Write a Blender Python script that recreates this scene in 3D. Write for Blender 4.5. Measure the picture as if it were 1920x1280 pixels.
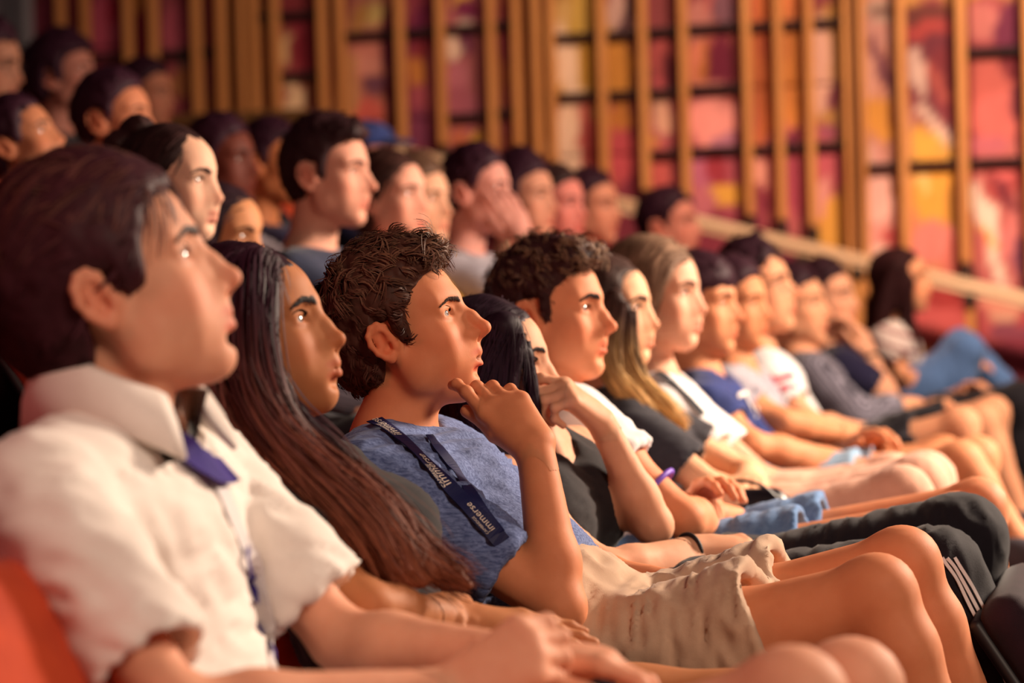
import bpy, bmesh, math, random
import numpy as np
from mathutils import Vector, Matrix

for _o in list(bpy.data.objects):
    bpy.data.objects.remove(_o, do_unlink=True)
SC = bpy.context.scene
COL = SC.collection
V3 = lambda *a: np.array(a, dtype=np.float64)
PI = math.pi

# ------------------------------------------------------------------ camera
# world: +X = where the audience faces (stage), +Y = along the rows away from the camera, Z up
FPX = 85.0 / 36.0 * 1920
ZC = 0.90
YAW, PITCH, ROLL = math.radians(15.0), math.atan(110 / FPX), math.radians(1.6)
_F = V3(-math.sin(YAW) * math.cos(PITCH), math.cos(YAW) * math.cos(PITCH), -math.sin(PITCH))
_R0 = V3(math.cos(YAW), math.sin(YAW), 0)
_U0 = np.cross(_R0, _F)
_R = _R0 * math.cos(ROLL) - _U0 * math.sin(ROLL)
_U = _U0 * math.cos(ROLL) + _R0 * math.sin(ROLL)
CP = V3(0, 0, ZC)
cam = bpy.data.cameras.new('camera')
cam.lens = 85; cam.sensor_width = 36; cam.clip_start = 0.05; cam.clip_end = 100
cam.dof.use_dof = True; cam.dof.focus_distance = 3.40; cam.dof.aperture_fstop = 2.9
camo = bpy.data.objects.new('camera', cam); COL.objects.link(camo)
camo.matrix_world = Matrix(((_R[0], _U[0], -_F[0], CP[0]), (_R[1], _U[1], -_F[1], CP[1]), (_R[2], _U[2], -_F[2], CP[2]), (0, 0, 0, 1)))
SC.camera = camo

def ray(px, py):
    return _F + (px - 960) / FPX * _R + (640 - py) / FPX * _U
def onY(px, py, y):            # where the sight line meets the plane Y = y (a person's own plane in the row)
    d = ray(px, py); return CP + d * (y / d[1])
def onX(px, py, x):
    d = ray(px, py); return CP + d * (x / d[0])
def proj(p):
    w = np.asarray(p, float) - CP
    dep = w @ _F
    return np.stack([960 + FPX * (w @ _R) / dep, 640 - FPX * (w @ _U) / dep], -1)

# ------------------------------------------------------------------ light
SC.view_settings.view_transform = 'Standard'; SC.view_settings.look = 'None'
SC.view_settings.gamma = 1.0; SC.view_settings.use_curve_mapping = False
SC.view_settings.exposure = 0.0
world = bpy.data.worlds.new('hall_dimness'); SC.world = world; world.use_nodes = True
world.node_tree.nodes['Background'].inputs['Color'].default_value = (0.50, 0.11, 0.24, 1)
world.node_tree.nodes['Background'].inputs['Strength'].default_value = 0.07

def area(name, loc, target, size, power, color, spread=PI):
    l = bpy.data.lights.new(name, 'AREA'); l.shape = 'DISK'; l.size = size; l.energy = power; l.color = color; l.spread = spread
    o = bpy.data.objects.new(name, l); COL.objects.link(o); o.location = loc
    o.rotation_euler = (Vector(target) - Vector(loc)).to_track_quat('-Z', 'Y').to_euler()
    return o
area('stage_light', (2.0, 6.3, 2.4), (-1.1, 4.7, 0.7), 1.0, 195, (1.0, 0.79, 0.61), 1.9)
area('stage_light', (1.9, 0.6, 2.9), (-1.1, 3.0, 0.6), 0.9, 92, (1.0, 0.75, 0.57))
area('seat_bounce_fill', (-2.6, 0.3, 2.2), (-1.3, 3.0, 0.6), 1.0, 14, (1.0, 0.22, 0.16))  # added red fill imitating bounce off the orange seats
area('wall_washer', (1.6, 6.0, 4.3), (0.2, 10.5, 1.4), 0.7, 185, (1.0, 0.76, 0.54), 1.6)
area('wall_washer', (-1.6, 6.6, 4.3), (-2.0, 10.5, 1.6), 0.7, 7, (1.0, 0.70, 0.46), 1.6)

# ------------------------------------------------------------------ materials
MATS = {}
def nmat(name, rough=0.6, spec=0.4):
    m = bpy.data.materials.new(name); m.use_nodes = True
    b = m.node_tree.nodes['Principled BSDF']
    b.inputs['Roughness'].default_value = rough
    b.inputs['Specular IOR Level'].default_value = spec
    return m, m.node_tree, b
def node(t, typ, **kw):
    n = t.nodes.new(typ)
    for k, v in kw.items():
        if k.startswith('i_'):
            n.inputs[k[2:].replace('_', ' ')].default_value = v
        else:
            setattr(n, k, v)
    return n
def bump(t, b, src, strength, dist):
    n = node(t, 'ShaderNodeBump'); n.inputs['Strength'].default_value = strength; n.inputs['Distance'].default_value = dist
    t.links.new(src, n.inputs['Height']); t.links.new(n.outputs[0], b.inputs['Normal'])
def rgb(h, lin=True):
    c = [int(h[i:i + 2], 16) / 255 for i in (0, 2, 4)]
    return tuple((x / 12.92 if x <= .04045 else ((x + .055) / 1.055) ** 2.4) for x in c)
def skin_mat():
    if 'skin' in MATS: return MATS['skin']
    m, t, b = nmat('skin', 0.60, 0.17)
    a = node(t, 'ShaderNodeAttribute', attribute_name='Col')
    tc = node(t, 'ShaderNodeTexCoord')
    n = node(t, 'ShaderNodeTexNoise', i_Scale=55.0, i_Detail=3.0); t.links.new(tc.outputs['Object'], n.inputs['Vector'])
    mx = node(t, 'ShaderNodeMix', data_type='RGBA', blend_type='MULTIPLY'); mx.inputs[0].default_value = 0.35
    r = node(t, 'ShaderNodeValToRGB'); r.color_ramp.elements[0].position = .3; r.color_ramp.elements[1].position = .7
    r.color_ramp.elements[0].color = (.86, .74, .68, 1); r.color_ramp.elements[1].color = (1, 1, 1, 1)
    t.links.new(n.outputs['Fac'], r.inputs[0]); t.links.new(a.outputs['Color'], mx.inputs[6]); t.links.new(r.outputs[0], mx.inputs[7])
    t.links.new(mx.outputs[2], b.inputs['Base Color'])
    b.inputs['Subsurface Weight'].default_value = 0.16
    b.inputs['Subsurface Radius'].default_value = (1.0, 0.32, 0.16); b.inputs['Subsurface Scale'].default_value = 0.012
    n2 = node(t, 'ShaderNodeTexNoise', i_Scale=420.0, i_Detail=2.0); t.links.new(tc.outputs['Object'], n2.inputs['Vector'])
    bump(t, b, n2.outputs['Fac'], 0.10, 0.001)
    MATS['skin'] = m; return m
def hair_mat():
    if 'hair' in MATS: return MATS['hair']
    m, t, b = nmat('hair', 0.55, 0.12)
    a = node(t, 'ShaderNodeAttribute', attribute_name='Col')
    t.links.new(a.outputs['Color'], b.inputs['Base Color'])
    MATS['hair'] = m; return m
def vcol_mat(name, rough=.5, spec=.4, coat=0.0):
    if name in MATS: return MATS[name]
    m, t, b = nmat(name, rough, spec)
    a = node(t, 'ShaderNodeAttribute', attribute_name='Col')
    t.links.new(a.outputs['Color'], b.inputs['Base Color'])
    b.inputs['Coat Weight'].default_value = coat; b.inputs['Coat Roughness'].default_value = 0.05
    MATS[name] = m; return m
def cloth_mat(name, hexa, kind='plain', hex2=None, rough=.85):
    key = 'cloth_' + name
    if key in MATS: return MATS[key]
    m, t, b = nmat(key, rough, 0.2)
    b.inputs['Sheen Weight'].default_value = 0.12
    tc = node(t, 'ShaderNodeTexCoord')
    c1 = rgb(hexa); c2 = rgb(hex2) if hex2 else tuple(x * .8 for x in c1)
    mp = node(t, 'ShaderNodeMapping'); t.links.new(tc.outputs['Object'], mp.inputs['Vector'])
    ramp = node(t, 'ShaderNodeValToRGB')
    ramp.color_ramp.elements[0].color = (*c2, 1); ramp.color_ramp.elements[1].color = (*c1, 1)
    if kind == 'heather':
        mp.inputs['Rotation'].default_value = (0.3, 0.75, 0.2); mp.inputs['Scale'].default_value = (60, 260, 300)
        n = node(t, 'ShaderNodeTexNoise', i_Scale=1.0, i_Detail=5.0, i_Roughness=.65)
        t.links.new(mp.outputs[0], n.inputs['Vector']); src = n.outputs['Fac']
        ramp.color_ramp.elements[0].position = .36; ramp.color_ramp.elements[1].position = .64
    elif kind == 'rib':
        mp.inputs['Rotation'].default_value = (0.0, 0.9, 0.5)
        n = node(t, 'ShaderNodeTexWave', i_Scale=38.0, i_Distortion=1.2, i_Detail=1.0); t.links.new(mp.outputs[0], n.inputs['Vector']); src = n.outputs['Fac']
        ramp.color_ramp.elements[0].position = .2; ramp.color_ramp.elements[1].position = .8
    elif kind == 'denim':
        mp.inputs['Scale'].default_value = (90, 90, 22)
        n = node(t, 'ShaderNodeTexNoise', i_Scale=1.0, i_Detail=6.0, i_Roughness=.7); t.links.new(mp.outputs[0], n.inputs['Vector']); src = n.outputs['Fac']
        ramp.color_ramp.elements[0].position = .3; ramp.color_ramp.elements[1].position = .7
    elif kind == 'pattern':
        n = node(t, 'ShaderNodeTexVoronoi', i_Scale=55.0); t.links.new(mp.outputs[0], n.inputs['Vector']); src = n.outputs['Distance']
        ramp.color_ramp.elements[0].position = .25; ramp.color_ramp.elements[1].position = .5
    elif kind == 'stripe':
        mp.inputs['Rotation'].default_value = (0.0, 1.2, 0.0)
        n = node(t, 'ShaderNodeTexWave', i_Scale=7.0, i_Distortion=.4); t.links.new(mp.outputs[0], n.inputs['Vector']); src = n.outputs['Fac']
        ramp.color_ramp.elements[0].position = .15; ramp.color_ramp.elements[1].position = .3
    else:
        n = node(t, 'ShaderNodeTexNoise', i_Scale=14.0, i_Detail=4.0); t.links.new(mp.outputs[0], n.inputs['Vector']); src = n.outputs['Fac']
        ramp.color_ramp.elements[0].position = .25; ramp.color_ramp.elements[1].position = .6
    t.links.new(src, ramp.inputs[0]); t.links.new(ramp.outputs[0], b.inputs['Base Color'])
    n2 = node(t, 'ShaderNodeTexNoise', i_Scale=700.0, i_Detail=2.0); t.links.new(tc.outputs['Object'], n2.inputs['Vector'])
    bump(t, b, n2.outputs['Fac'], 0.25, 0.0015)
    MATS[key] = m; return m
def plain_mat(name, hexa, rough=.6, spec=.4, metal=0.0, emit=None):
    if name in MATS: return MATS[name]
    m, t, b = nmat(name, rough, spec)
    tc = node(t, 'ShaderNodeTexCoord'); c = rgb(hexa)
    n = node(t, 'ShaderNodeTexNoise', i_Scale=9.0, i_Detail=5.0); t.links.new(tc.outputs['Object'], n.inputs['Vector'])
    r = node(t, 'ShaderNodeValToRGB'); r.color_ramp.elements[0].position = .3; r.color_ramp.elements[1].position = .7
    r.color_ramp.elements[0].color = (*[x * .85 for x in c], 1); r.color_ramp.elements[1].color = (*c, 1)
    t.links.new(n.outputs['Fac'], r.inputs[0]); t.links.new(r.outputs[0], b.inputs['Base Color'])
    b.inputs['Metallic'].default_value = metal
    MATS[name] = m; return m
def wood_mat(name, h1, h2, axis=2, rough=.5):
    if name in MATS: return MATS[name]
    m, t, b = nmat(name, rough, .35)
    tc = node(t, 'ShaderNodeTexCoord'); mp = node(t, 'ShaderNodeMapping')
    s = [28, 28, 28]; s[axis] = 1.3; mp.inputs['Scale'].default_value = s
    oi = node(t, 'ShaderNodeObjectInfo')
    ad = node(t, 'ShaderNodeVectorMath', operation='ADD'); t.links.new(tc.outputs['Object'], ad.inputs[0]); t.links.new(oi.outputs['Random'], ad.inputs[1])
    t.links.new(ad.outputs[0], mp.inputs['Vector'])
    n = node(t, 'ShaderNodeTexNoise', i_Scale=1.0, i_Detail=6.0, i_Roughness=.6, i_Distortion=.4); t.links.new(mp.outputs[0], n.inputs['Vector'])
    r = node(t, 'ShaderNodeValToRGB'); r.color_ramp.elements[0].position = .3; r.color_ramp.elements[1].position = .7
    r.color_ramp.elements[0].color = (*rgb(h1), 1); r.color_ramp.elements[1].color = (*rgb(h2), 1)
    t.links.new(n.outputs['Fac'], r.inputs[0]); t.links.new(r.outputs[0], b.inputs['Base Color'])
    bump(t, b, n.outputs['Fac'], .15, .003)
    MATS[name] = m; return m

# ------------------------------------------------------------------ mesh helpers
def mesh_obj(name, verts, faces, mat, parent=None, cols=None, smooth=True, origin=None):
    verts = np.asarray(verts, float)
    o3 = np.zeros(3) if origin is None else np.asarray(origin, float)
    me = bpy.data.meshes.new(name)
    if isinstance(faces, np.ndarray):
        k = faces.shape[1]; nf = len(faces)
        me.vertices.add(len(verts)); me.vertices.foreach_set('co', (verts - o3).astype(np.float32).ravel())
        me.loops.add(nf * k); me.loops.foreach_set('vertex_index', faces.astype(np.int32).ravel())
        me.polygons.add(nf); me.polygons.foreach_set('loop_start', (np.arange(nf) * k).astype(np.int32))
        me.update(calc_edges=True); me.validate()
    else:
        me.from_pydata([tuple(v - o3) for v in verts], [], faces)
    if cols is not None and len(me.vertices) == len(verts):
        a = me.color_attributes.new('Col', 'FLOAT_COLOR', 'POINT')
        c4 = np.ones((len(verts), 4), np.float32); c4[:, :3] = cols
        a.data.foreach_set('color', c4.ravel())
    if smooth and len(me.polygons):
        me.polygons.foreach_set('use_smooth', np.ones(len(me.polygons), bool))
    if mat: me.materials.append(mat)
    o = bpy.data.objects.new(name, me); COL.objects.link(o); o.location = o3
    if parent is not None:
        o.parent = parent; o.matrix_parent_inverse = Matrix.Translation(parent.location).inverted()
    return o
def tag(o, label=None, cat=None, group=None, kind=None):
    if label: o['label'] = label
    if cat: o['category'] = cat
    if group: o['group'] = group
    if kind: o['kind'] = kind
    return o
def box_bm(bm, c, s, rot=None):
    r = bmesh.ops.create_cube(bm, size=1.0)
    M = Matrix.Translation(c) @ ((rot or Matrix.Identity(3)).to_4x4()) @ Matrix.Diagonal((*s, 1))
    bmesh.ops.transform(bm, matrix=M, verts=r['verts']); return r['verts']
def bm_obj(name, bm, mat, parent=None, bevel=0.0, seg=2, smooth=False, loc=None):
    if bevel: bmesh.ops.bevel(bm, geom=bm.edges[:], offset=bevel, segments=seg, profile=.5, affect='EDGES')
    me = bpy.data.meshes.new(name); bm.to_mesh(me); bm.free()
    if smooth: me.polygons.foreach_set('use_smooth', np.ones(len(me.polygons), bool))
    if mat: me.materials.append(mat)
    o = bpy.data.objects.new(name, me); COL.objects.link(o)
    if loc is not None: o.location = loc
    if parent is not None:
        o.parent = parent; o.matrix_parent_inverse = Matrix.Translation(parent.location).inverted()
    return o
def empty(name, loc):
    o = bpy.data.objects.new(name, None); COL.objects.link(o); o.location = loc; o.empty_display_size = .1; return o
def tube(path, rad, n=8, caps=True):
    path = np.asarray(path, float); m = len(path); rad = np.broadcast_to(np.asarray(rad, float), (m,))
    tan = np.gradient(path, axis=0); tan /= np.linalg.norm(tan, axis=1)[:, None] + 1e-9
    up = V3(0, 0, 1) if abs(tan[0][2]) < .9 else V3(1, 0, 0)
    vs = []; u = np.cross(tan[0], up); u /= np.linalg.norm(u)
    for i in range(m):
        u = u - tan[i] * (u @ tan[i]); u /= np.linalg.norm(u) + 1e-9
        w = np.cross(tan[i], u)
        for k in range(n):
            a = 2 * PI * k / n; vs.append(path[i] + rad[i] * (math.cos(a) * u + math.sin(a) * w))
    fs = [(i * n + k, i * n + (k + 1) % n, (i + 1) * n + (k + 1) % n, (i + 1) * n + k) for i in range(m - 1) for k in range(n)]
    if caps: fs += [tuple(range(n))[::-1], tuple((m - 1) * n + k for k in range(n))]
    return np.array(vs), fs
# ------------------------------------------------------------------ smooth implicit surfaces
def _n(v): return v / (np.linalg.norm(v) + 1e-12)
def cap(a, b, ra, rb=None, k=.012, sub=False, flat=None, fend=False):
    return dict(fend=fend, t='cap', a=np.asarray(a, float), b=np.asarray(b, float), ra=ra, rb=ra if rb is None else rb, k=k, sub=sub, flat=flat)
def ell(c, r, k=.012, sub=False, R=None):
    r = (r, r, r) if np.isscalar(r) else r
    return dict(t='ell', c=np.asarray(c, float), r=np.asarray(r, float), k=k, sub=sub, R=np.eye(3) if R is None else R)
def cut(p, n, k=.004, c=None, rad=None):      # keep the side against n; only within rad of c
    return dict(t='cut', p=np.asarray(p, float), n=_n(np.asarray(n, float)), k=k, c=c, rad=rad)
def fcut(fn, k=.008):
    return dict(t='fn', fn=fn, k=k)
def xf(prims, s, R, T):
    out = []
    for q in prims:
        d = dict(q)
        for nm in ('a', 'b', 'c', 'p'):
            if nm in d and d[nm] is not None: d[nm] = R @ (d[nm] * s) + T
        for nm in ('ra', 'rb', 'k', 'rad'):
            if nm in d and d[nm] is not None: d[nm] = d[nm] * s
        if d['t'] == 'ell': d['r'] = d['r'] * s; d['R'] = R @ d['R']
        if d['t'] == 'cut': d['n'] = R @ d['n']
        if d.get('flat') is not None: d['flat'] = (R @ d['flat'][0], d['flat'][1])
        if d['t'] == 'fn':
            f0 = d['fn']
            d['fn'] = (lambda f0: lambda X, Y, Z: s * f0(*[sum(R[i, j] * (P - T[i]) for i, P in enumerate((X, Y, Z))) / s for j in range(3)]))(f0)
        out.append(d)
    return out
def bounds(q):
    if q['t'] == 'cap':
        r = max(q['ra'], q['rb']) * (max(1.0, q['flat'][1]) if q['flat'] is not None else 1.0)
        return np.minimum(q['a'], q['b']) - r, np.maximum(q['a'], q['b']) + r
    if q['t'] == 'ell':
        e = np.sqrt(((q['R'] * q['r'][None, :]) ** 2).sum(1)); return q['c'] - e, q['c'] + e
    return None
def field(prims, lo, hi, cell):
    n = np.maximum(np.ceil((hi - lo) / cell).astype(int) + 1, 3)
    f = np.full(n, 0.5, np.float32)
    ax = [(lo[i] + cell * np.arange(n[i])).astype(np.float32) for i in range(3)]
    for q in prims:
        bb = bounds(q)
        if q['t'] == 'cut' and q['c'] is not None: bb = (q['c'] - q['rad'], q['c'] + q['rad'])
        if bb is None: s = [slice(0, n[i]) for i in range(3)]
        else:
            pad = (0 if q['t'] == 'cut' else q['k'] + 3 * cell)
            i0 = np.clip(np.floor((bb[0] - pad - lo) / cell).astype(int), 0, n); i1 = np.clip(np.ceil((bb[1] + pad - lo) / cell).astype(int) + 1, 0, n)
            if (i1 <= i0).any(): continue
            s = [slice(i0[i], i1[i]) for i in range(3)]
        X, Y, Z = ax[0][s[0]][:, None, None], ax[1][s[1]][None, :, None], ax[2][s[2]][None, None, :]
        if q['t'] == 'cap':
            a, ab = q['a'], q['b'] - q['a']; L2 = float(ab @ ab) + 1e-12
            px, py, pz = X - np.float32(a[0]), Y - np.float32(a[1]), Z - np.float32(a[2])
            tu = (px * np.float32(ab[0]) + py * np.float32(ab[1]) + pz * np.float32(ab[2])) / np.float32(L2); t = np.clip(tu, 0, 1)
            wx, wy, wz = px - t * np.float32(ab[0]), py - t * np.float32(ab[1]), pz - t * np.float32(ab[2])
            d2 = wx * wx + wy * wy + wz * wz
            if q['flat'] is not None:
                fn_, sc = q['flat']; c = wx * np.float32(fn_[0]) + wy * np.float32(fn_[1]) + wz * np.float32(fn_[2])
                d2 = d2 + c * c * np.float32(1 / (sc * sc) - 1)
            d = np.sqrt(np.maximum(d2, 0)) - (np.float32(q['ra']) + t * np.float32(q['rb'] - q['ra']))
            if q['fend']: d = np.maximum(d, (tu - 1) * np.float32(math.sqrt(L2)))
        elif q['t'] == 'ell':
            c, R, r = q['c'], q['R'], q['r']
            px, py, pz = X - np.float32(c[0]), Y - np.float32(c[1]), Z - np.float32(c[2])
            k0 = 0; k1 = 0
            for j in range(3):
                l = px * np.float32(R[0, j]) + py * np.float32(R[1, j]) + pz * np.float32(R[2, j])
                k0 = k0 + (l / np.float32(r[j])) ** 2; k1 = k1 + (l / np.float32(r[j] ** 2)) ** 2
            k0 = np.sqrt(k0); d = k0 * (k0 - 1) / (np.sqrt(k1) + 1e-6)
        elif q['t'] == 'cut':
            d = -((X - np.float32(q['p'][0])) * np.float32(q['n'][0]) + (Y - np.float32(q['p'][1])) * np.float32(q['n'][1]) + (Z - np.float32(q['p'][2])) * np.float32(q['n'][2]))
        else:
            d = -q['fn'](X, Y, Z)
        k = np.float32(max(q['k'], 1e-5)); F = f[s[0], s[1], s[2]]
        if q['t'] in ('cut', 'fn') or q.get('sub'):
            h = np.maximum(k - np.abs(F + d), 0) / k; F[...] = np.maximum(F, -d) + h * h * k * np.float32(.25)
        else:
            h = np.maximum(k - np.abs(F - d), 0) / k; F[...] = np.minimum(F, d) - h * h * k * np.float32(.25)
    return f
def surf(f, lo, cell):
    s = f < 0
    c = np.zeros(tuple(np.array(f.shape) - 1), np.uint8)
    for i in (0, 1):
        for j in (0, 1):
            for k in (0, 1):
                c += s[i:f.shape[0] - 1 + i, j:f.shape[1] - 1 + j, k:f.shape[2] - 1 + k]
    idx = np.argwhere((c > 0) & (c < 8))
    if len(idx) == 0: return np.zeros((0, 3)), np.zeros((0, 4), int)
    vals = {}
    for i in (0, 1):
        for j in (0, 1):
            for k in (0, 1):
                vals[i, j, k] = f[idx[:, 0] + i, idx[:, 1] + j, idx[:, 2] + k].astype(np.float64)
    acc = np.zeros((len(idx), 3)); cnt = np.zeros(len(idx))
    for a in vals:
        for axx in range(3):
            if a[axx] == 0:
                b = list(a); b[axx] = 1; b = tuple(b)
                va, vb = vals[a], vals[b]; m = (va < 0) != (vb < 0)
                t = va[m] / (va[m] - vb[m])
                p = np.tile(np.array(a, float), (m.sum(), 1)); p[:, axx] += t
                acc[m] += p; cnt[m] += 1
    V = lo + cell * (idx + acc / cnt[:, None])
    gid = np.full(c.shape, -1, np.int32); gid[idx[:, 0], idx[:, 1], idx[:, 2]] = np.arange(len(idx))
    faces = []
    for axx in range(3):
        u, w = (axx + 1) % 3, (axx + 2) % 3
        sa = [slice(None)] * 3; sb = [slice(None)] * 3; sa[axx] = slice(0, -1); sb[axx] = slice(1, None)
        A, B = s[tuple(sa)], s[tuple(sb)]
        e = np.argwhere(A != B)
        e = e[(e[:, u] > 0) & (e[:, w] > 0) & (e[:, u] < c.shape[u]) & (e[:, w] < c.shape[w])]
        if len(e) == 0: continue
        inside = A[e[:, 0], e[:, 1], e[:, 2]]
        q = []
        for du, dw in ((-1, -1), (0, -1), (0, 0), (-1, 0)):
            ee = e.copy(); ee[:, u] += du; ee[:, w] += dw
            q.append(gid[ee[:, 0], ee[:, 1], ee[:, 2]])
        q = np.stack(q, 1); q[~inside] = q[~inside][:, ::-1]
        faces.append(q[(q >= 0).all(1)])
    return V, np.concatenate(faces)
def relax(V, F, it=1, w=.5):
    for _ in range(it):
        acc = np.zeros_like(V); cn = np.zeros(len(V))
        for i in range(4):
            j = (i + 1) % 4
            np.add.at(acc, F[:, i], V[F[:, j]]); np.add.at(acc, F[:, j], V[F[:, i]])
            np.add.at(cn, F[:, i], 1); np.add.at(cn, F[:, j], 1)
        V = V * (1 - w) + w * acc / np.maximum(cn, 1)[:, None]
    return V
def normals(V, F):
    n = np.cross(V[F[:, 2]] - V[F[:, 0]], V[F[:, 3]] - V[F[:, 1]])
    N = np.zeros_like(V)
    for i in range(4): np.add.at(N, F[:, i], n)
    return N / (np.linalg.norm(N, axis=1)[:, None] + 1e-12)
def solid(prims, cell, fine=(), grow=.0):
    """one surface from the smooth union; fine = [(centre, half, cell)] boxes meshed more finely"""
    bbs = [bounds(q) for q in prims if not q.get('sub') and bounds(q) is not None]
    lo = np.min([b[0] for b in bbs], 0) - 3 * cell - .01; hi = np.max([b[1] for b in bbs], 0) + 3 * cell + .01
    V, F = surf(field(prims, lo, hi, cell), lo, cell)
    VV, FF = [], []
    if len(fine):
        keep = np.ones(len(F), bool); C = V[F].mean(1)
        for c, h, cl in fine:
            keep &= ~(np.abs(C - c) < (np.asarray(h) - cell * .8)).all(1)
        F = F[keep]; done = []
        for c, h, cl in fine:
            l2 = c - h
            v, q = surf(field(prims, l2, c + h, cl), l2, cl)
            if len(q):
                C2 = v[q].mean(1); kp = np.ones(len(q), bool)
                for c0, h0, _ in done: kp &= ~(np.abs(C2 - c0) < (np.asarray(h0) - cl * .8)).all(1)
                q = q[kp]
            done.append((c, h, cl)); VV.append(v); FF.append(q)
    VV.insert(0, V); FF.insert(0, F)
    off = 0; outF = []
    for v, q in zip(VV, FF): outF.append(q + off); off += len(v)
    V = np.concatenate(VV); F = np.concatenate(outF)
    used = np.zeros(len(V), bool); used[F.ravel()] = True
    mp = np.cumsum(used) - 1
    return V[used], mp[F]
def vnoise(P, seed=0):
    """smooth value noise in [-1,1] on points"""
    P = np.asarray(P, float); i = np.floor(P).astype(np.int64); f = P - i; f = f * f * (3 - 2 * f)
    def h(a, b, c):
        x = (a * 374761393 + b * 668265263 + c * 2147483647 + seed * 974711) & 0xffffffff
        x = ((x ^ (x >> 13)) * 1274126177) & 0xffffffff
        return ((x ^ (x >> 16)) & 0xffff) / 32767.5 - 1
    r = 0
    for dx in (0, 1):
        for dy in (0, 1):
            for dz in (0, 1):
                w = (f[:, 0] if dx else 1 - f[:, 0]) * (f[:, 1] if dy else 1 - f[:, 1]) * (f[:, 2] if dz else 1 - f[:, 2])
                r = r + w * h(i[:, 0] + dx, i[:, 1] + dy, i[:, 2] + dz)
    return r
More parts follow.
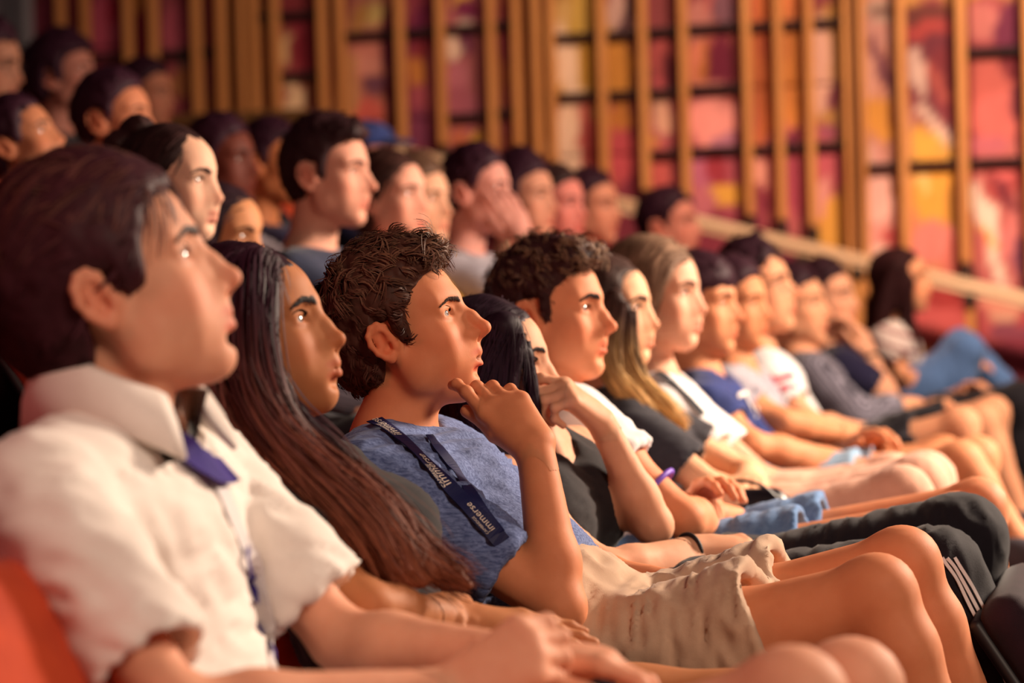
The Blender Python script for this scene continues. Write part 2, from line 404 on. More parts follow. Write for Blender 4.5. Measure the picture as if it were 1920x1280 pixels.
# ------------------------------------------------------------------ heads (local frame: x forward, y left, z up, origin between the ear canals, metres)
FACE0 = dict(nose=0.0, nosez=0.0, nosew=1.0, bridge=0.0, jaw=1.0, chin=0.0, chinz=0.0, brow=1.0, lips=1.0, open=0.0, female=False, wide=1.0, lid=1.0, cheek=1.0, neckr=.054, ear=1.0)
LM = dict(tip=V3(.1265, 0, -.017), menton=V3(.083, 0, -.104), tragion=V3(.0, -.072, -.004), glabella=V3(.099, 0, .042), eye=V3(.083, -.032, .019), crown=V3(-.01, 0, .133), pogonion=V3(.099, 0, -.088))
def landmarks(fp):
    m = {k: v.copy() for k, v in LM.items()}
    m['tip'] += V3(fp['nose'], 0, fp['nosez']); m['menton'] += V3(fp['chin'], 0, fp['chinz']); m['pogonion'] += V3(fp['chin'], 0, fp['chinz'])
    return m
def head_prims(fp, detail=True):
    P = []; w = fp['wide']; fem = fp['female']
    jw = fp['jaw']; cx, cz = fp['chin'], fp['chinz']
    P += [ell((-.010, 0, .044), (.094, .0745 * w, .089), .02)]
    P += [ell((.040, 0, .052), (.055, .060 * w, .052), .03)]
    P += [ell((.040, 0, -.022), (.047, .057 * w, .070), .03)]
    for s in (-1, 1):
        P += [cap((.074 + cx, .013 * s, -.086 + cz), (.016, .047 * jw * s, -.060), .0165, .016, .022)]
        P += [cap((.016, .047 * jw * s, -.060), (-.002, .060 * s, -.005), .016, .014, .02)]
        P += [ell((.056, .042 * s * w, -.012), (.027, .021, .021 * fp['cheek']), .022)]
        P += [cap((.0885, .008 * s, .038), (.070, .046 * s, .040), .0095 * fp['brow'], .008 * fp['brow'], .02)]
        P += [cap((.058, .030 * s, -.045), (.030, .045 * s, -.045), .026, .022, .03)]
    P += [ell((.076, 0, -.053), (.0275, .031, .030), .018)]
    P += [ell((.081 + cx, 0, -.087 + cz), (.0165, .019, .0165), .014)]
    P += [cap((.058, 0, -.082 + cz), (.012, 0, -.072), .020, .032, .025)]
    # eye sockets, lids
    for s in (-1, 1):
        P += [ell((.098, .033 * s, .0195), (.017, .021, .0125), .012, True)]
        P += [ell((.0705, .033 * s, .0185), .0148, .006)]
        P += [cap((.0835, .022 * s, .0268), (.073, .048 * s, .0262), .0042, .0035, .006)]
    # nose
    P += [cap((.074, 0, .016), (.082, 0, -.022), .0155, .0215, .028)]
    P += [cap((.086, 0, .004), (.094, 0, -.019), .0110, .0135, .022)]
    nx, nz, nw = fp['nose'], fp['nosez'], fp['nosew']
    P += [cap((.0895, 0, .026), (.103 + nx * .6 + fp['bridge'], 0, .004 + nz * .5), .0085, .0085, .010)]
    P += [cap((.103 + nx * .6 + fp['bridge'], 0, .004 + nz * .5), (.1145 + nx, 0, -.0150 + nz), .0085, .0100, .008)]
    P += [ell((.1155 + nx, 0, -.0175 + nz), (.0108, .0098 * nw, .0092), .006)]
    for s in (-1, 1):
        P += [ell((.1005 + nx * .6, .0118 * s * nw, -.0215 + nz * .8), (.0105, .0068, .0082), .006)]
        P += [ell((.1045 + nx * .8, .0062 * s * nw, -.0298 + nz), (.0062, .0036, .0045), .004, True)]
    P += [cap((.110 + nx, 0, -.0245 + nz), (.0985, 0, -.0315), .0048, .0055, .006)]
    # lips
    lp = fp['lips']; op = fp['open']
    for s in (-1, 1):
        P += [cap((.0995, .004 * s, -.0460), (.0845, .0250 * s, -.0530), .0082 * lp, .0030, .004)]
        P += [cap((.0975 - op * .3, .003 * s, -.0612 - op), (.0840, .0240 * s, -.0545 - op * .3), .0088 * lp, .0032, .004)]
        P += [cap((.112, 0, -.0535 - op * .5), (.0885, .0235 * s, -.0535 - op * .15), .0013 + op * .42, .0009, .0022, True)]
    P += [ell((.101 + cx * .5, 0, -.0735 + cz * .5), (.008, .018, .0058), .010, True)]
    # eye slits
    for s in (-1, 1):
        l = fp['lid']
        P += [cap((.0885, .0275 * s, .0185), (.0845, .0405 * s, .0183), .0052 * l, .0042 * l, .003, True)]
    # ears
    e = fp['ear']
    if e > 0:
        for s in (-1, 1):
            y = .0735 * s * w
            P += [ell((-.008, y + .006 * s, .004), (.019 * e, .0065, .031 * e), .010, R=_rot(0, math.radians(12), 0) @ _rot(0, 0, math.radians(-22 * s)))]
            pts = [(.004, .0, .014), (.002, .004, .026), (-.008, .009, .033), (-.019, .012, .030), (-.026, .015, .018), (-.026, .014, .002), (-.019, .010, -.014), (-.010, .006, -.024), (-.002, .002, -.029), (.004, 0, -.022)]
            pts = [V3(-.004 + a * e, y + s * (.004 + b), .004 + c * e) for a, b, c in pts]
            for a, b in zip(pts[:-1], pts[1:]): P += [cap(a, b, .0042, .0042, .003)]
            P += [ell(pts[-2] + V3(0, 0, .004), (.0075, .0055, .009), .005)]
            P += [ell((-.010, y + .0165 * s, .006), (.0105 * e, .0075, .0175 * e), .004, True)]
            P += [cap((-.015, y + .009 * s, .022), (-.016, y + .010 * s, -.004), .0035, .0035, .004)]
            P += [ell((-.003, y + .012 * s, -.003), (.006, .009, .007), .003, True)]
            P += [ell((.0045, y + .004 * s, -.003), (.005, .005, .008), .004)]
    return P
def _rot(y, p, r):      # yaw (about z), pitch (up positive), roll
    cy, sy, cp_, sp, cr, sr = math.cos(y), math.sin(y), math.cos(p), math.sin(p), math.cos(r), math.sin(r)
    Rz = np.array([[cy, -sy, 0], [sy, cy, 0], [0, 0, 1]]); Ry = np.array([[cp_, 0, -sp], [0, 1, 0], [sp, 0, cp_]]); Rx = np.array([[1, 0, 0], [0, cr, -sr], [0, sr, cr]])
    return Rz @ Ry @ Rx
def skin_cols(V, tone, head=None, fp=None, lash_shade=False):
    """skin pigment: lips, cheeks, ears and nose tip redder; eye line and mouth parting also carry painted shade"""
    base = np.array(tone); C = np.tile(base, (len(V), 1))
    C *= (1 + .05 * vnoise(V * 30, 3))[:, None]
    if head is None: return C
    s, R, T = head
    L = (V - T) @ R / s
    near = (np.abs(L) < .2).all(1)
    def blob(c, r, col, amt):
        nonlocal C
        d = np.sqrt((((L - np.array(c)) / np.array(r)) ** 2).sum(1)); a = (np.clip(1.25 - d, 0, 1) * near * amt)[:, None]
        C = C * (1 - a) + a * np.array(col)
    red = base * np.array((1.0, .62, .55)); lip = base * np.array((.80, .36, .38))
    for q in (-1, 1):
        blob((.07, .042 * q, -.02), (.035, .03, .025), red, .42)
        blob((-.01, .083 * q, .004), (.03, .02, .04), red * 1.02, .6)
        blob((.078, .034 * q, .012), (.02, .018, .008), base * np.array((.82, .66, .68)), .45)
        blob((.094, .009 * q, -.0468), (.020, .017, .0072), lip, 1.0)
        blob((.094, .009 * q, -.0605 - fp['open']), (.020, .017, .0078), lip * 1.05, 1.0)
    if lash_shade:
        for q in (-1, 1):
            blob((.0835, .035 * q, .0225), (.014, .017, .0042), (.03, .012, .010), .85)  # lash line and eyelid crease shade painted as one dark band
    blob((.113 + fp['nose'], 0, -.018), (.018, .02, .016), red, .55)
    blob((.090, 0, -.0535 - fp['open'] * .5), (.016, .024, .0020 + fp['open'] * .62), lip * .16, 1.0)  # parting of the lips painted dark, like shade inside the mouth
    return C
def eye_mesh(name, parent, head, side, gaze, iris=(.10, .045, .02), n=16):
    s, R, T = head; c = R @ (V3(.0712, .033 * side, .0185) * s) + T
    g = R @ _n(np.asarray(gaze, float)); r = .0132 * s
    a = _n(np.cross(g, V3(0, 0, 1))); b = np.cross(a, g)
    vs, cs, fs = [], [], []
    rings = [0, .14, .18, .30, .40, .46, .7, 1.1, 1.7, PI - .01]
    for th in rings:
        for k in range(n):
            p = 2 * PI * k / n; d = math.cos(th) * g + math.sin(th) * (math.cos(p) * a + math.sin(p) * b)
            vs.append(c + r * d * (1.0 if th > .46 else 1.03))
            cs.append((.006, .005, .005) if th < .16 else (iris if th < .42 else ((.03, .015, .01) if th < .47 else (.62, .57, .56))))
    for i in range(len(rings) - 1):
        for k in range(n): fs.append((i * n + k, i * n + (k + 1) % n, (i + 1) * n + (k + 1) % n, (i + 1) * n + k))
    return mesh_obj(name, vs, fs, vcol_mat('eyeball', .12, .6, 1.0), parent, np.array(cs))
def ribbons(paths, widths, ups, cols, taper=.25):
    """paths (n,m,3); flat strips with slight thickness facing `ups`"""
    n, m, _ = paths.shape
    tan = np.gradient(paths, axis=1); tan /= np.linalg.norm(tan, axis=2)[..., None] + 1e-9
    side = np.cross(tan, ups[:, None, :] if ups.ndim == 2 else ups); side /= np.linalg.norm(side, axis=2)[..., None] + 1e-9
    prof = np.interp(np.linspace(0, 1, m), [0, .12, .6, 1], [.55, 1, .9, taper])
    w = widths[:, None] * prof[None, :]
    L = paths - side * w[..., None] * .5; Rr = paths + side * w[..., None] * .5
    V = np.stack([L, Rr], 2).reshape(-1, 3)
    base = (np.arange(n) * m * 2)[:, None] + (np.arange(m - 1) * 2)[None, :]
    F = np.stack([base, base + 1, base + 3, base + 2], -1).reshape(-1, 4)
    Cc = np.repeat(cols.reshape(n, -1, 3) if cols.ndim == 3 else np.repeat(cols[:, None, :], m, 1), 2, axis=1).reshape(-1, 3)
    return V, F, Cc
def sample(V, F, n, rng):
    a = np.linalg.norm(np.cross(V[F[:, 2]] - V[F[:, 0]], V[F[:, 3]] - V[F[:, 1]]), axis=1); a = a / a.sum()
    q = rng.choice(len(F), n, p=a); u, v = rng.random(n), rng.random(n)
    w = np.stack([(1 - u) * (1 - v), u * (1 - v), u * v, (1 - u) * v], 1)
    N = normals(V, F)
    P = (V[F[q]] * w[..., None]).sum(1); Nn = (N[F[q]] * w[..., None]).sum(1)
    return P, Nn / (np.linalg.norm(Nn, axis=1)[:, None] + 1e-9)
HL_SHORT = [(-.14, -.062), (-.07, -.068), (-.030, -.055), (-.021, -.010), (-.016, .034), (.008, .036), (.012, .006), (.015, -.008), (.025, -.008), (.031, .022), (.042, .052), (.056, .070), (.074, .084), (.12, .092)]
HL_MED = [(-.14, -.085), (-.05, -.085), (-.030, -.060), (-.022, .000), (-.014, .022), (.012, .020), (.020, -.006), (.040, .000), (.046, .040), (.060, .066), (.080, .080), (.12, .088)]
def hair_short(name, parent, head, tone, top=.026, side=.010, front=.0, quiff=.0, line=HL_SHORT, nstr=1500, L=.028, curl=0.0, lift=.35, cell=.0035, seed=1, rough=.004, wid=.0016, wide=1.0, tip=None, back=0.0, crown=(-.055, 0, .118), clump=7):
    cell = cell * 1.5 if cell >= .005 else cell * 1.1
    s, R, T = head; rng = np.random.default_rng(seed)
    xs = np.array([a for a, b in line], np.float32); zs = np.array([b for a, b in line], np.float32)
    def g(X, Y, Z):
        X = X + 0 * Y + 0 * Z; return (np.interp(X, xs, zs).astype(np.float32) + front * 0 - (Z + 0 * X)) * .75
    P = [ell((-.010, 0, .044), (.094 + side * .9 + back, .0745 * wide + side, .089 + side * .6), .01),
         ell((-.012 - back * .5, 0, -.01), (.080 + back, .062 * wide + side, .07), .02),
         ell((.002 + front * .5, 0, .070), (.086 + front * .5, .067 * wide + side * .6, .063 + top), .03)]
    if quiff: P += [cap((.062, .035, .100 + quiff * .3), (.066, -.035, .100 + quiff * .3), .018 + quiff, .018 + quiff, .03)]
    P += [fcut(g, .026)]
    P = xf(P, s, R, T)
    V, F = solid(P, cell * s)
    Nn = normals(V, F)
    d = vnoise((V - T) @ R / s * 55, seed) * rough + vnoise((V - T) @ R / s * 120, seed + 5) * rough * .5
    V = V + Nn * d[:, None] * s
    tone = np.array(tone); C = tone * (.75 + .35 * (vnoise((V - T) @ R * 140, seed + 9)[:, None] * .5 + .5))
    parts = [(V, F, C)]
    if nstr:
        nc = max(1, nstr // clump)
        p, nn = sample(V, F, nc, rng); par = np.repeat(np.arange(nc), clump)
        p = p[par] + rng.normal(0, .0022 * s, (len(par), 3)); nn = nn[par]
        cr = {k_: rng.random(nc)[par] for k_ in 'abcd'}; cd = rng.normal(0, .35, (nc, 3))[par]
        Lp = (p - T) @ R / s; ok = Lp[:, 2] > np.interp(Lp[:, 0], xs, zs) - .001
        p, nn, Lp = p[ok], nn[ok], Lp[ok]; n = len(p); m = 8; cr = {k_: v_[ok] for k_, v_ in cr.items()}; cd = cd[ok]
        r = Lp - np.array(crown); dirs = r @ R.T
        dirs += (cd + rng.normal(0, .08, (n, 3))) * np.linalg.norm(r, axis=1)[:, None]
        dirs -= nn * (dirs * nn).sum(1)[:, None]; dirs /= np.linalg.norm(dirs, axis=1)[:, None] + 1e-9
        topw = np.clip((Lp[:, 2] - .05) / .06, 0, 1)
        ln = L * s * (.45 + .55 * topw) * (.6 + .6 * cr['a']) * rng.uniform(.85, 1.1, n)
        t = np.linspace(0, 1, m)[None, :, None]
        sd = np.cross(nn, dirs)
        path = p[:, None] - nn[:, None] * (.003 + (t * ln[:, None, None]) ** 2 / .16) + dirs[:, None] * (t * ln[:, None, None]) + nn[:, None] * (np.sin(t * PI * .8) * (lift * ln * (.5 + .9 * cr['b']))[:, None, None])
        if curl:
            ph = (cr['c'] * 6.28 + rng.normal(0, .25, n))[:, None, None]; fr = (.55 + .45 * cr['d'])[:, None, None]
            amp = (curl * (.35 + .65 * topw) * (.6 + .7 * cr['a']))[:, None, None] * t ** .7
            path = path + sd[:, None] * np.sin(t * 6.28 * fr + ph) * amp + nn[:, None] * np.cos(t * 6.28 * fr + ph) * amp * .8
        cs = tone[None] * (rng.uniform(.75, 1.25, n) * (.6 + .9 * cr['b']))[:, None]
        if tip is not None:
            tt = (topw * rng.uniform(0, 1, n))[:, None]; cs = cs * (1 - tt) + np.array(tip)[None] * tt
        parts.append(ribbons(path, wid * s * rng.uniform(.6, 1.4, n), nn, cs))
    return join_parts(name, parts, hair_mat(), parent)
def join_parts(name, parts, mat, parent=None):
    off = 0; Vs, Fs, Cs = [], [], []
    for v, f, c in parts: Vs.append(v); Fs.append(np.asarray(f) + off); Cs.append(c); off += len(v)
    return mesh_obj(name, np.concatenate(Vs), np.concatenate(Fs), mat, parent, np.concatenate(Cs))
def spline(pts, m):
    pts = np.asarray(pts, float); n = len(pts)
    t = np.linspace(0, n - 1, m); i = np.clip(t.astype(int), 0, n - 2); f = (t - i)[:, None]
    p0, p1, p2, p3 = pts[np.clip(i - 1, 0, n - 1)], pts[i], pts[i + 1], pts[np.clip(i + 2, 0, n - 1)]
    return .5 * (2 * p1 + (p2 - p0) * f + (2 * p0 - 5 * p1 + 4 * p2 - p3) * f ** 2 + (3 * p1 - p0 - 3 * p2 + p3) * f ** 3)
FL_TIED = [(-.14, -.03), (-.06, -.012), (-.01, .004), (.02, .022), (.05, .044), (.065, .062), (.075, .090), (.085, .16), (.16, .3)]
def hair_long(name, parent, head, guides, tone, tip=None, spread=.02, nstr=500, cell=.005, seed=1, face=None, wid=.003, capth=.013, mass=.7, m=22, wave=.006, behind_ear=False, tipfrac=.55, capstr=500, wide=1.0):
    """guides: world polylines from the head downwards with a bundle radius each: [(pts, r0, r1)]"""
    cell = cell * 1.5
    s, R, T = head; rng = np.random.default_rng(seed); tone = np.array(tone); tip = tone if tip is None else np.array(tip)
    face = face or [(-.14, -.02), (-.08, .014), (-.02, .034), (.02, .044), (.05, .054), (.07, .064), (.082, .076), (.090, .100), (.10, .16), (.16, .3)]
    zs = np.array([a for a, b in face], np.float32); xs = np.array([b for a, b in face], np.float32)
    def g(X, Y, Z):
        X = X + 0 * Y + 0 * Z; Z2 = Z + 0 * X
        return (X - np.interp(Z2, zs, xs).astype(np.float32)) * .8
    P = [ell((-.012, 0, .042), (.094 + capth, .0745 * wide + capth, .091 + capth * .8), .02), ell((-.012, 0, -.03), (.07 + capth, .066 * wide + capth, .07), .03)]
    if not behind_ear:
        for q in (-1, 1): P += [cap((.004, .050 * q, .075), (.010, .068 * q, .01), .020, .022, .05), cap((.010, .068 * q, .01), (-.004, .070 * q, -.07), .022, .026, .04)]
    P += [fcut(g, .012)]
    P = xf(P, s, R, T)
    for pts, r0, r1 in guides:
        q = spline(pts, 9)
        for i in range(8):
            a, b = r0 + (r1 - r0) * i / 8, r0 + (r1 - r0) * (i + 1) / 8
            P.append(cap(q[i], q[i + 1], a * mass, b * mass * (1 if i < 7 else .5), .02))
    V, F = solid(P, cell)
    Nn = normals(V, F); V = V + Nn * (vnoise(V * 60, seed) * .003)[:, None]
    gp = np.concatenate([spline(p, 9) for p, _, _ in guides]) if guides else None
    gt = np.concatenate([np.linspace(0, 1, 9)] * len(guides)) if guides else None
    def shade(v):
        if gp is None: return np.tile(tone, (len(v), 1))
        d = np.linalg.norm(v[:, None] - gp[None], axis=2); t = gt[d.argmin(1)]
        a = np.clip((t - (1 - tipfrac)) / tipfrac, 0, 1)[:, None]; return tone * (1 - a) + tip * a
    parts = [(V, F, shade(V) * .8)]
    t = np.linspace(0, 1, m)
    for pts, r0, r1 in guides:
        q = spline(pts, m); tan = np.gradient(q, axis=0); tan /= np.linalg.norm(tan, axis=1)[:, None]
        rr = r0 + (r1 - r0) * t
        n = nstr; ang = rng.uniform(0, 2 * PI, n); rad = np.sqrt(rng.uniform(.45, 1.1, n))
        u = np.cross(tan, V3(.3, 1, .2)); u /= np.linalg.norm(u, axis=1)[:, None]; w = np.cross(tan, u)
        off = (np.cos(ang)[:, None, None] * u[None] + np.sin(ang)[:, None, None] * w[None])
        ph = rng.uniform(0, 6.28, (n, 1)); fr = rng.uniform(1, 2.6, (n, 1))
        wav = 1 + (wave / max(r0, r1)) * np.sin(t[None] * 6.28 * fr + ph) * t[None]
        path = q[None] + off * (rr[None] * wav)[..., None] * rad[:, None, None]
        path += (rng.normal(0, wave * .7, (n, 1, 3)) * np.sin(t * 5.5)[None, :, None])
        cut_ = rng.uniform(.82, 1.05, n)
        path = np.stack([np.stack([np.interp(t * min(c_, 1), t, path[i, :, j]) for j in range(3)], -1) for i, c_ in enumerate(cut_)]) if n <= 900 else path
        a = np.clip((t - (1 - tipfrac)) / tipfrac, 0, 1)[None, :, None] * rng.uniform(.5, 1.15, (n, 1, 1))
        cs = (tone * (1 - a) + tip * a) * rng.uniform(.55, 1.45, (n, 1, 1))
        parts.append(ribbons(path, wid * rng.uniform(.5, 1.4, n), off.mean(1), cs))
    if capstr:
        p, nn = sample(V, F, capstr * 3, rng); Lp = (p - T) @ R / s
        ok = (Lp[:, 2] > -.05) & (np.abs(Lp) < .16).all(1); p, nn, Lp = p[ok], nn[ok], Lp[ok]; n = len(p)
        d = np.stack([-.35 - 0 * Lp[:, 0], np.sign(Lp[:, 1]) * np.clip(1.2 - np.abs(Lp[:, 1]) / .06, 0, 1.2), -np.clip(np.abs(Lp[:, 1]) / .05, .1, 1.5)], 1) @ R.T
        d -= nn * (d * nn).sum(1)[:, None]; d /= np.linalg.norm(d, axis=1)[:, None] + 1e-9
        t8 = np.linspace(0, 1, 6)[None, :, None]; ln = rng.uniform(.03, .07, n)[:, None, None] * s
        path = p[:, None] + d[:, None] * t8 * ln + nn[:, None] * (.0015 + .0015 * np.sin(t8 * PI) - .008 * t8 ** 2)
        cs = tone * rng.uniform(.5, 1.6, (n, 1)); parts.append(ribbons(path, wid * .7 * rng.uniform(.5, 1.3, n), nn, cs))
    return join_parts(name, parts, hair_mat(), parent)
def brows(name, parent, head, V, F, tone, n=220, bw=.0009, thick=.0034, seed=3, lift=0.0, female=False):
    """short hairs lying on the skin along each brow arch, plus lashes"""
    s, R, T = head; rng = np.random.default_rng(seed); parts = []
    L = (V - T) @ R / s; N = normals(V, F) @ R
    objs = []
    for q in (-1, 1):
        parts = []
        arc = spline([(.0985, .010 * q, .033 + lift), (.0975, .022 * q, .0385 + lift), (.089, .036 * q, .0405 + lift), (.074, .050 * q, .035 + lift)], 40)
        u = rng.random(n); c = arc[(u * 39).astype(int)]
        c = c + np.stack([0 * u, 0 * u, rng.normal(0, thick * .45, n) * np.interp(u, [0, .3, 1], [1, 1, .45])], 1)
        sel = np.where((np.abs(L[:, 1] - .03 * q) < .03) & (np.abs(L[:, 2] - .037 - lift) < .018) & (L[:, 0] > .05))[0]
        if len(sel) == 0: continue
        j = sel[((L[sel][None, :, 1:] - c[:, None, 1:]) ** 2).sum(2).argmin(1)]
        p = np.stack([L[j, 0], c[:, 1], c[:, 2]], 1) + N[j] * .0006; nn = N[j]
        tg = np.gradient(arc, axis=0)[(u * 39).astype(int)]; tg /= np.linalg.norm(tg, axis=1)[:, None]
        d = tg + np.array([0, 0, .35]) * (1 - u[:, None]); d -= nn * (d * nn).sum(1)[:, None]; d /= np.linalg.norm(d, axis=1)[:, None]
        t = np.linspace(0, 1, 4)[None, :, None]
        path = p[:, None] + d[:, None] * t * .0075 + nn[:, None] * .0008 * np.sin(t * PI)
        path = path @ R.T * s + T
        parts.append(ribbons(path, bw * s * rng.uniform(.7, 1.4, n), nn @ R.T, np.array(tone) * rng.uniform(.6, 1.3, (n, 1))))
        # lashes
        k = 44; u = np.linspace(0, 1, k)
        base = np.stack([.0845 - .0105 * u ** 1.6, (.0235 + .0235 * u) * q, .0195 + .0052 * np.sin(u * PI * .92)], 1)
        dd = np.stack([1 - .4 * u, .5 * u * q, .55 + 0 * u], 1); dd /= np.linalg.norm(dd, axis=1)[:, None]
        ln = (.0075 if female else .0055)
        path = base[:, None] + dd[:, None] * t * ln + np.array([0, 0, 1]) * (t ** 2) * .002
        parts.append(ribbons(path @ R.T * s + T, np.full(k, .0010 * s), np.tile(R @ V3(.3, -.9 * q, 0), (k, 1)), np.tile((.012, .006, .008), (k, 1))))
        objs.append(join_parts(name, parts[:1], hair_mat(), parent)); objs.append(join_parts('eyelashes', parts[1:], hair_mat(), parent))
    return objs
# ------------------------------------------------------------------ bodies
def hand_prims(w, d, b, s, curls, thumb, sc=1.0, spread=.06):
    """w wrist, d towards the knuckles, b out of the back of the hand, s towards the thumb; curls = 4 x (a1,a2,a3) in radians"""
    d = _n(d); b = _n(b - d * (b @ d)); s = _n(s - d * (s @ d) - b * (s @ b)); P = []
    kn = [(.088, .026), (.091, .006), (.086, -.013), (.076, -.030)]
    ln = [(.043, .026, .022), (.047, .030, .023), (.043, .028, .022), (.034, .021, .020)]
    rd = [.0092, .0095, .0090, .0080]
    for i in range(4):
        k0 = w + sc * (kn[i][0] * d + kn[i][1] * s)
        base = w + sc * (.004 * d + kn[i][1] * .55 * s)
        P.append(cap(base, k0, .0150 * sc, .0118 * sc, .014))
        dr = _n(d + s * spread * (1.2 - i * .8)); ang = 0; p = k0
        for j in range(3):
            ang += curls[i][j]; v = math.cos(ang) * dr - math.sin(ang) * b
            q = p + v * ln[i][j] * sc; r0 = rd[i] * sc * (1.04 - .09 * j)
            P.append(cap(p, q, r0, r0 * .92, .004 if j else .008)); P.append(ell(p, r0 * 1.07, .004)); p = q
    P.append(cap(w + sc * (.03 * d + .004 * s), w + sc * (.062 * d - .006 * s) - b * .004, .019 * sc, .017 * sc, .016))
    p = w + sc * (.018 * d + .016 * s - .004 * b); rr = [.0145, .0115, .0100]
    for j, (v, l) in enumerate(zip(thumb, (.042, .033, .027))):
        v = _n(v[0] * d + v[1] * s + v[2] * b); q = p + v * l * sc
        P.append(cap(p, q, rr[j] * sc, rr[min(j + 1, 2)] * sc * .95, .010 if j == 0 else .004)); p = q
    return P
CURL = dict(relax=[(.35, .4, .3), (.42, .5, .3), (.5, .5, .35), (.55, .5, .35)], flat=[(.12, .12, .1)] * 4, fist=[(1.3, 1.5, .8), (1.35, 1.55, .8), (1.4, 1.55, .8), (1.4, 1.5, .8)], half=[(.8, .9, .5), (.85, .95, .5), (.9, 1.0, .5), (.95, 1.0, .5)])
THUMB = dict(relax=[(.7, .7, -.25), (.9, .35, -.2), (.95, .2, -.2)], tuck=[(.75, .55, -.5), (.8, .0, -.6), (.7, -.4, -.6)])
def limb(a, b, r0, r1, r2, bulge=.3, k=.02):
    m = a + (b - a) * bulge
    return [cap(a, m, r0, r1, k), cap(m, b, r1, r2, k)]
def body_prims(J, fem=False, g=1.0, bust=0.0, legs=True):
    neck, hip = J['neck'], J['hip']; shR, shL = J['shR'], J['shL']
    up = _n(neck - hip); lat = _n(shL - shR); fw = _n(np.cross(lat, up)); P = []
    W = np.linalg.norm(shL - shR) / 2
    c1 = hip + (neck - hip) * .70 - fw * .005; c2 = hip + (neck - hip) * .36 - fw * .01
    wst = .80 if fem else .92
    P += [cap(c1, c2, .098 * g, .092 * g * wst, .05, flat=(lat, W / .185 * 1.45)), cap(c2, hip, .092 * g * wst, .108 * g, .05, flat=(lat, 1.42))]
    P += [cap(shR + (shL - shR) * .2 - up * .035, shL + (shR - shL) * .2 - up * .035, .064 * g, .064 * g, .05)]
    hb = J['headbase']; nr = J.get('neckr', .054)
    P += [cap(neck - up * .03, hb, nr * 1.08, nr * .96, .018)]
    for s in ('R', 'L'):
        sh, el, wr = J['sh' + s], J['el' + s], J['wr' + s]
        P += [cap(neck - up * .012, sh + _n(neck - sh) * .02, .040 * g, .047 * g, .05)]
        P += limb(sh, el, .050 * g * (.86 if fem else 1), .047 * g * (.84 if fem else 1), .036 * g * (.9 if fem else 1), .35, .03)
        P += limb(el, wr, .036 * g * (.9 if fem else 1), .040 * g * (.86 if fem else 1), .0255 * (.9 if fem else 1), .28, .02)
        P += [ell(el, .036 * g * (.9 if fem else 1), .012)]
        if legs:
            hp, kn, an = J['hp' + s], J['kn' + s], J['an' + s]
            P += limb(hp, kn, .088 * g, .080 * g, .054 * g, .4, .05)
            P += [ell(kn + _n(kn - hp) * .006 + V3(0, 0, .004), .054 * g, .02)]
            P += limb(kn, an, .050 * g, .053 * g, .034, .32, .03)
            P += [cap(an + V3(-.02, 0, -.02), an + V3(.15, 0, -.035), .036, .028, .03)]
    if bust:
        for q in (-1, 1): P += [ell(c1 + fw * (.070 * g) + lat * .072 * q - up * .035, .066 * bust, .05)]
    return P
def shirt_prims(J, fem=False, g=1.0, bust=0.0, sleeve=.55, loose=.013, neckcut=.066, vneck=0.0, length=-.04, tank=False):
    neck, hip = J['neck'], J['hip']; shR, shL = J['shR'], J['shL']
    up = _n(neck - hip); lat = _n(shL - shR); fw = _n(np.cross(lat, up)); P = []
    W = np.linalg.norm(shL - shR) / 2; o = loose
    c1 = hip + (neck - hip) * .70 - fw * .005; c2 = hip + (neck - hip) * .36 - fw * .01
    wst = .84 if fem else .98
    P += [cap(c1, c2, .098 * g + o, .092 * g * wst + o * 1.2, .05, flat=(lat, W / .185 * 1.45)), cap(c2, hip + up * .01, .092 * g * wst + o * 1.2, .106 * g + o, .05, flat=(lat, 1.42))]
    P += [cap(shR + (shL - shR) * .2 - up * .035, shL + (shR - shL) * .2 - up * .035, .064 * g + o, .064 * g + o, .05)]
    if bust:
        for q in (-1, 1): P += [ell(c1 + fw * (.070 * g) + lat * .072 * q - up * .035, .066 * bust + o * .8, .05)]
    hb = J['headbase']
    for s in ('R', 'L'):
        sh, el = J['sh' + s], J['el' + s]
        if not tank: P += [cap(neck - up * .012, sh + _n(neck - sh) * .02, .040 * g + o * .8, .047 * g + o, .05)]
        else: P += [cap(neck + _n(sh - neck) * .075 + up * .01, neck + _n(sh - neck) * .085 - up * .06 + fw * .03, .03, .03, .04)]
        if sleeve > 0 and not tank:
            e = sh + (el - sh) * min(sleeve, 1.0)
            P += [cap(sh, e, .053 * g * (.9 if fem else 1) + o, .050 * g * (.9 if fem else 1) + o * 1.5, .012, fend=sleeve < 1)]
    for s in ('R', 'L'):
        sh, el, wr = J['sh' + s], J['el' + s], J['wr' + s]
        if sleeve > 0 and sleeve < 1 and not tank:
            e = sh + (el - sh) * sleeve; d = _n(el - sh)
            P += [cap(e - d * .010, e + d * .004, .046 * g + o * .6, .046 * g + o * .7, .003, True)]
        if sleeve >= 1:
            q = el + (wr - el) * (sleeve - 1)
            P += limb(el, q, .036 * g + o, .040 * g + o * .8, .028 + o * .8, .3, .02)
    P += [cap(neck + up * .0 + fw * .02, hb + up * .05 + fw * .03, neckcut, neckcut * 1.1, .012, True)]
    if vneck: P += [cap(neck + fw * .085, neck + fw * (.125) - up * vneck, .035, .016, .012, True)]
    P += [cut(hip + up * length, -up, .01, hip - up * .06, .24)]
    return P
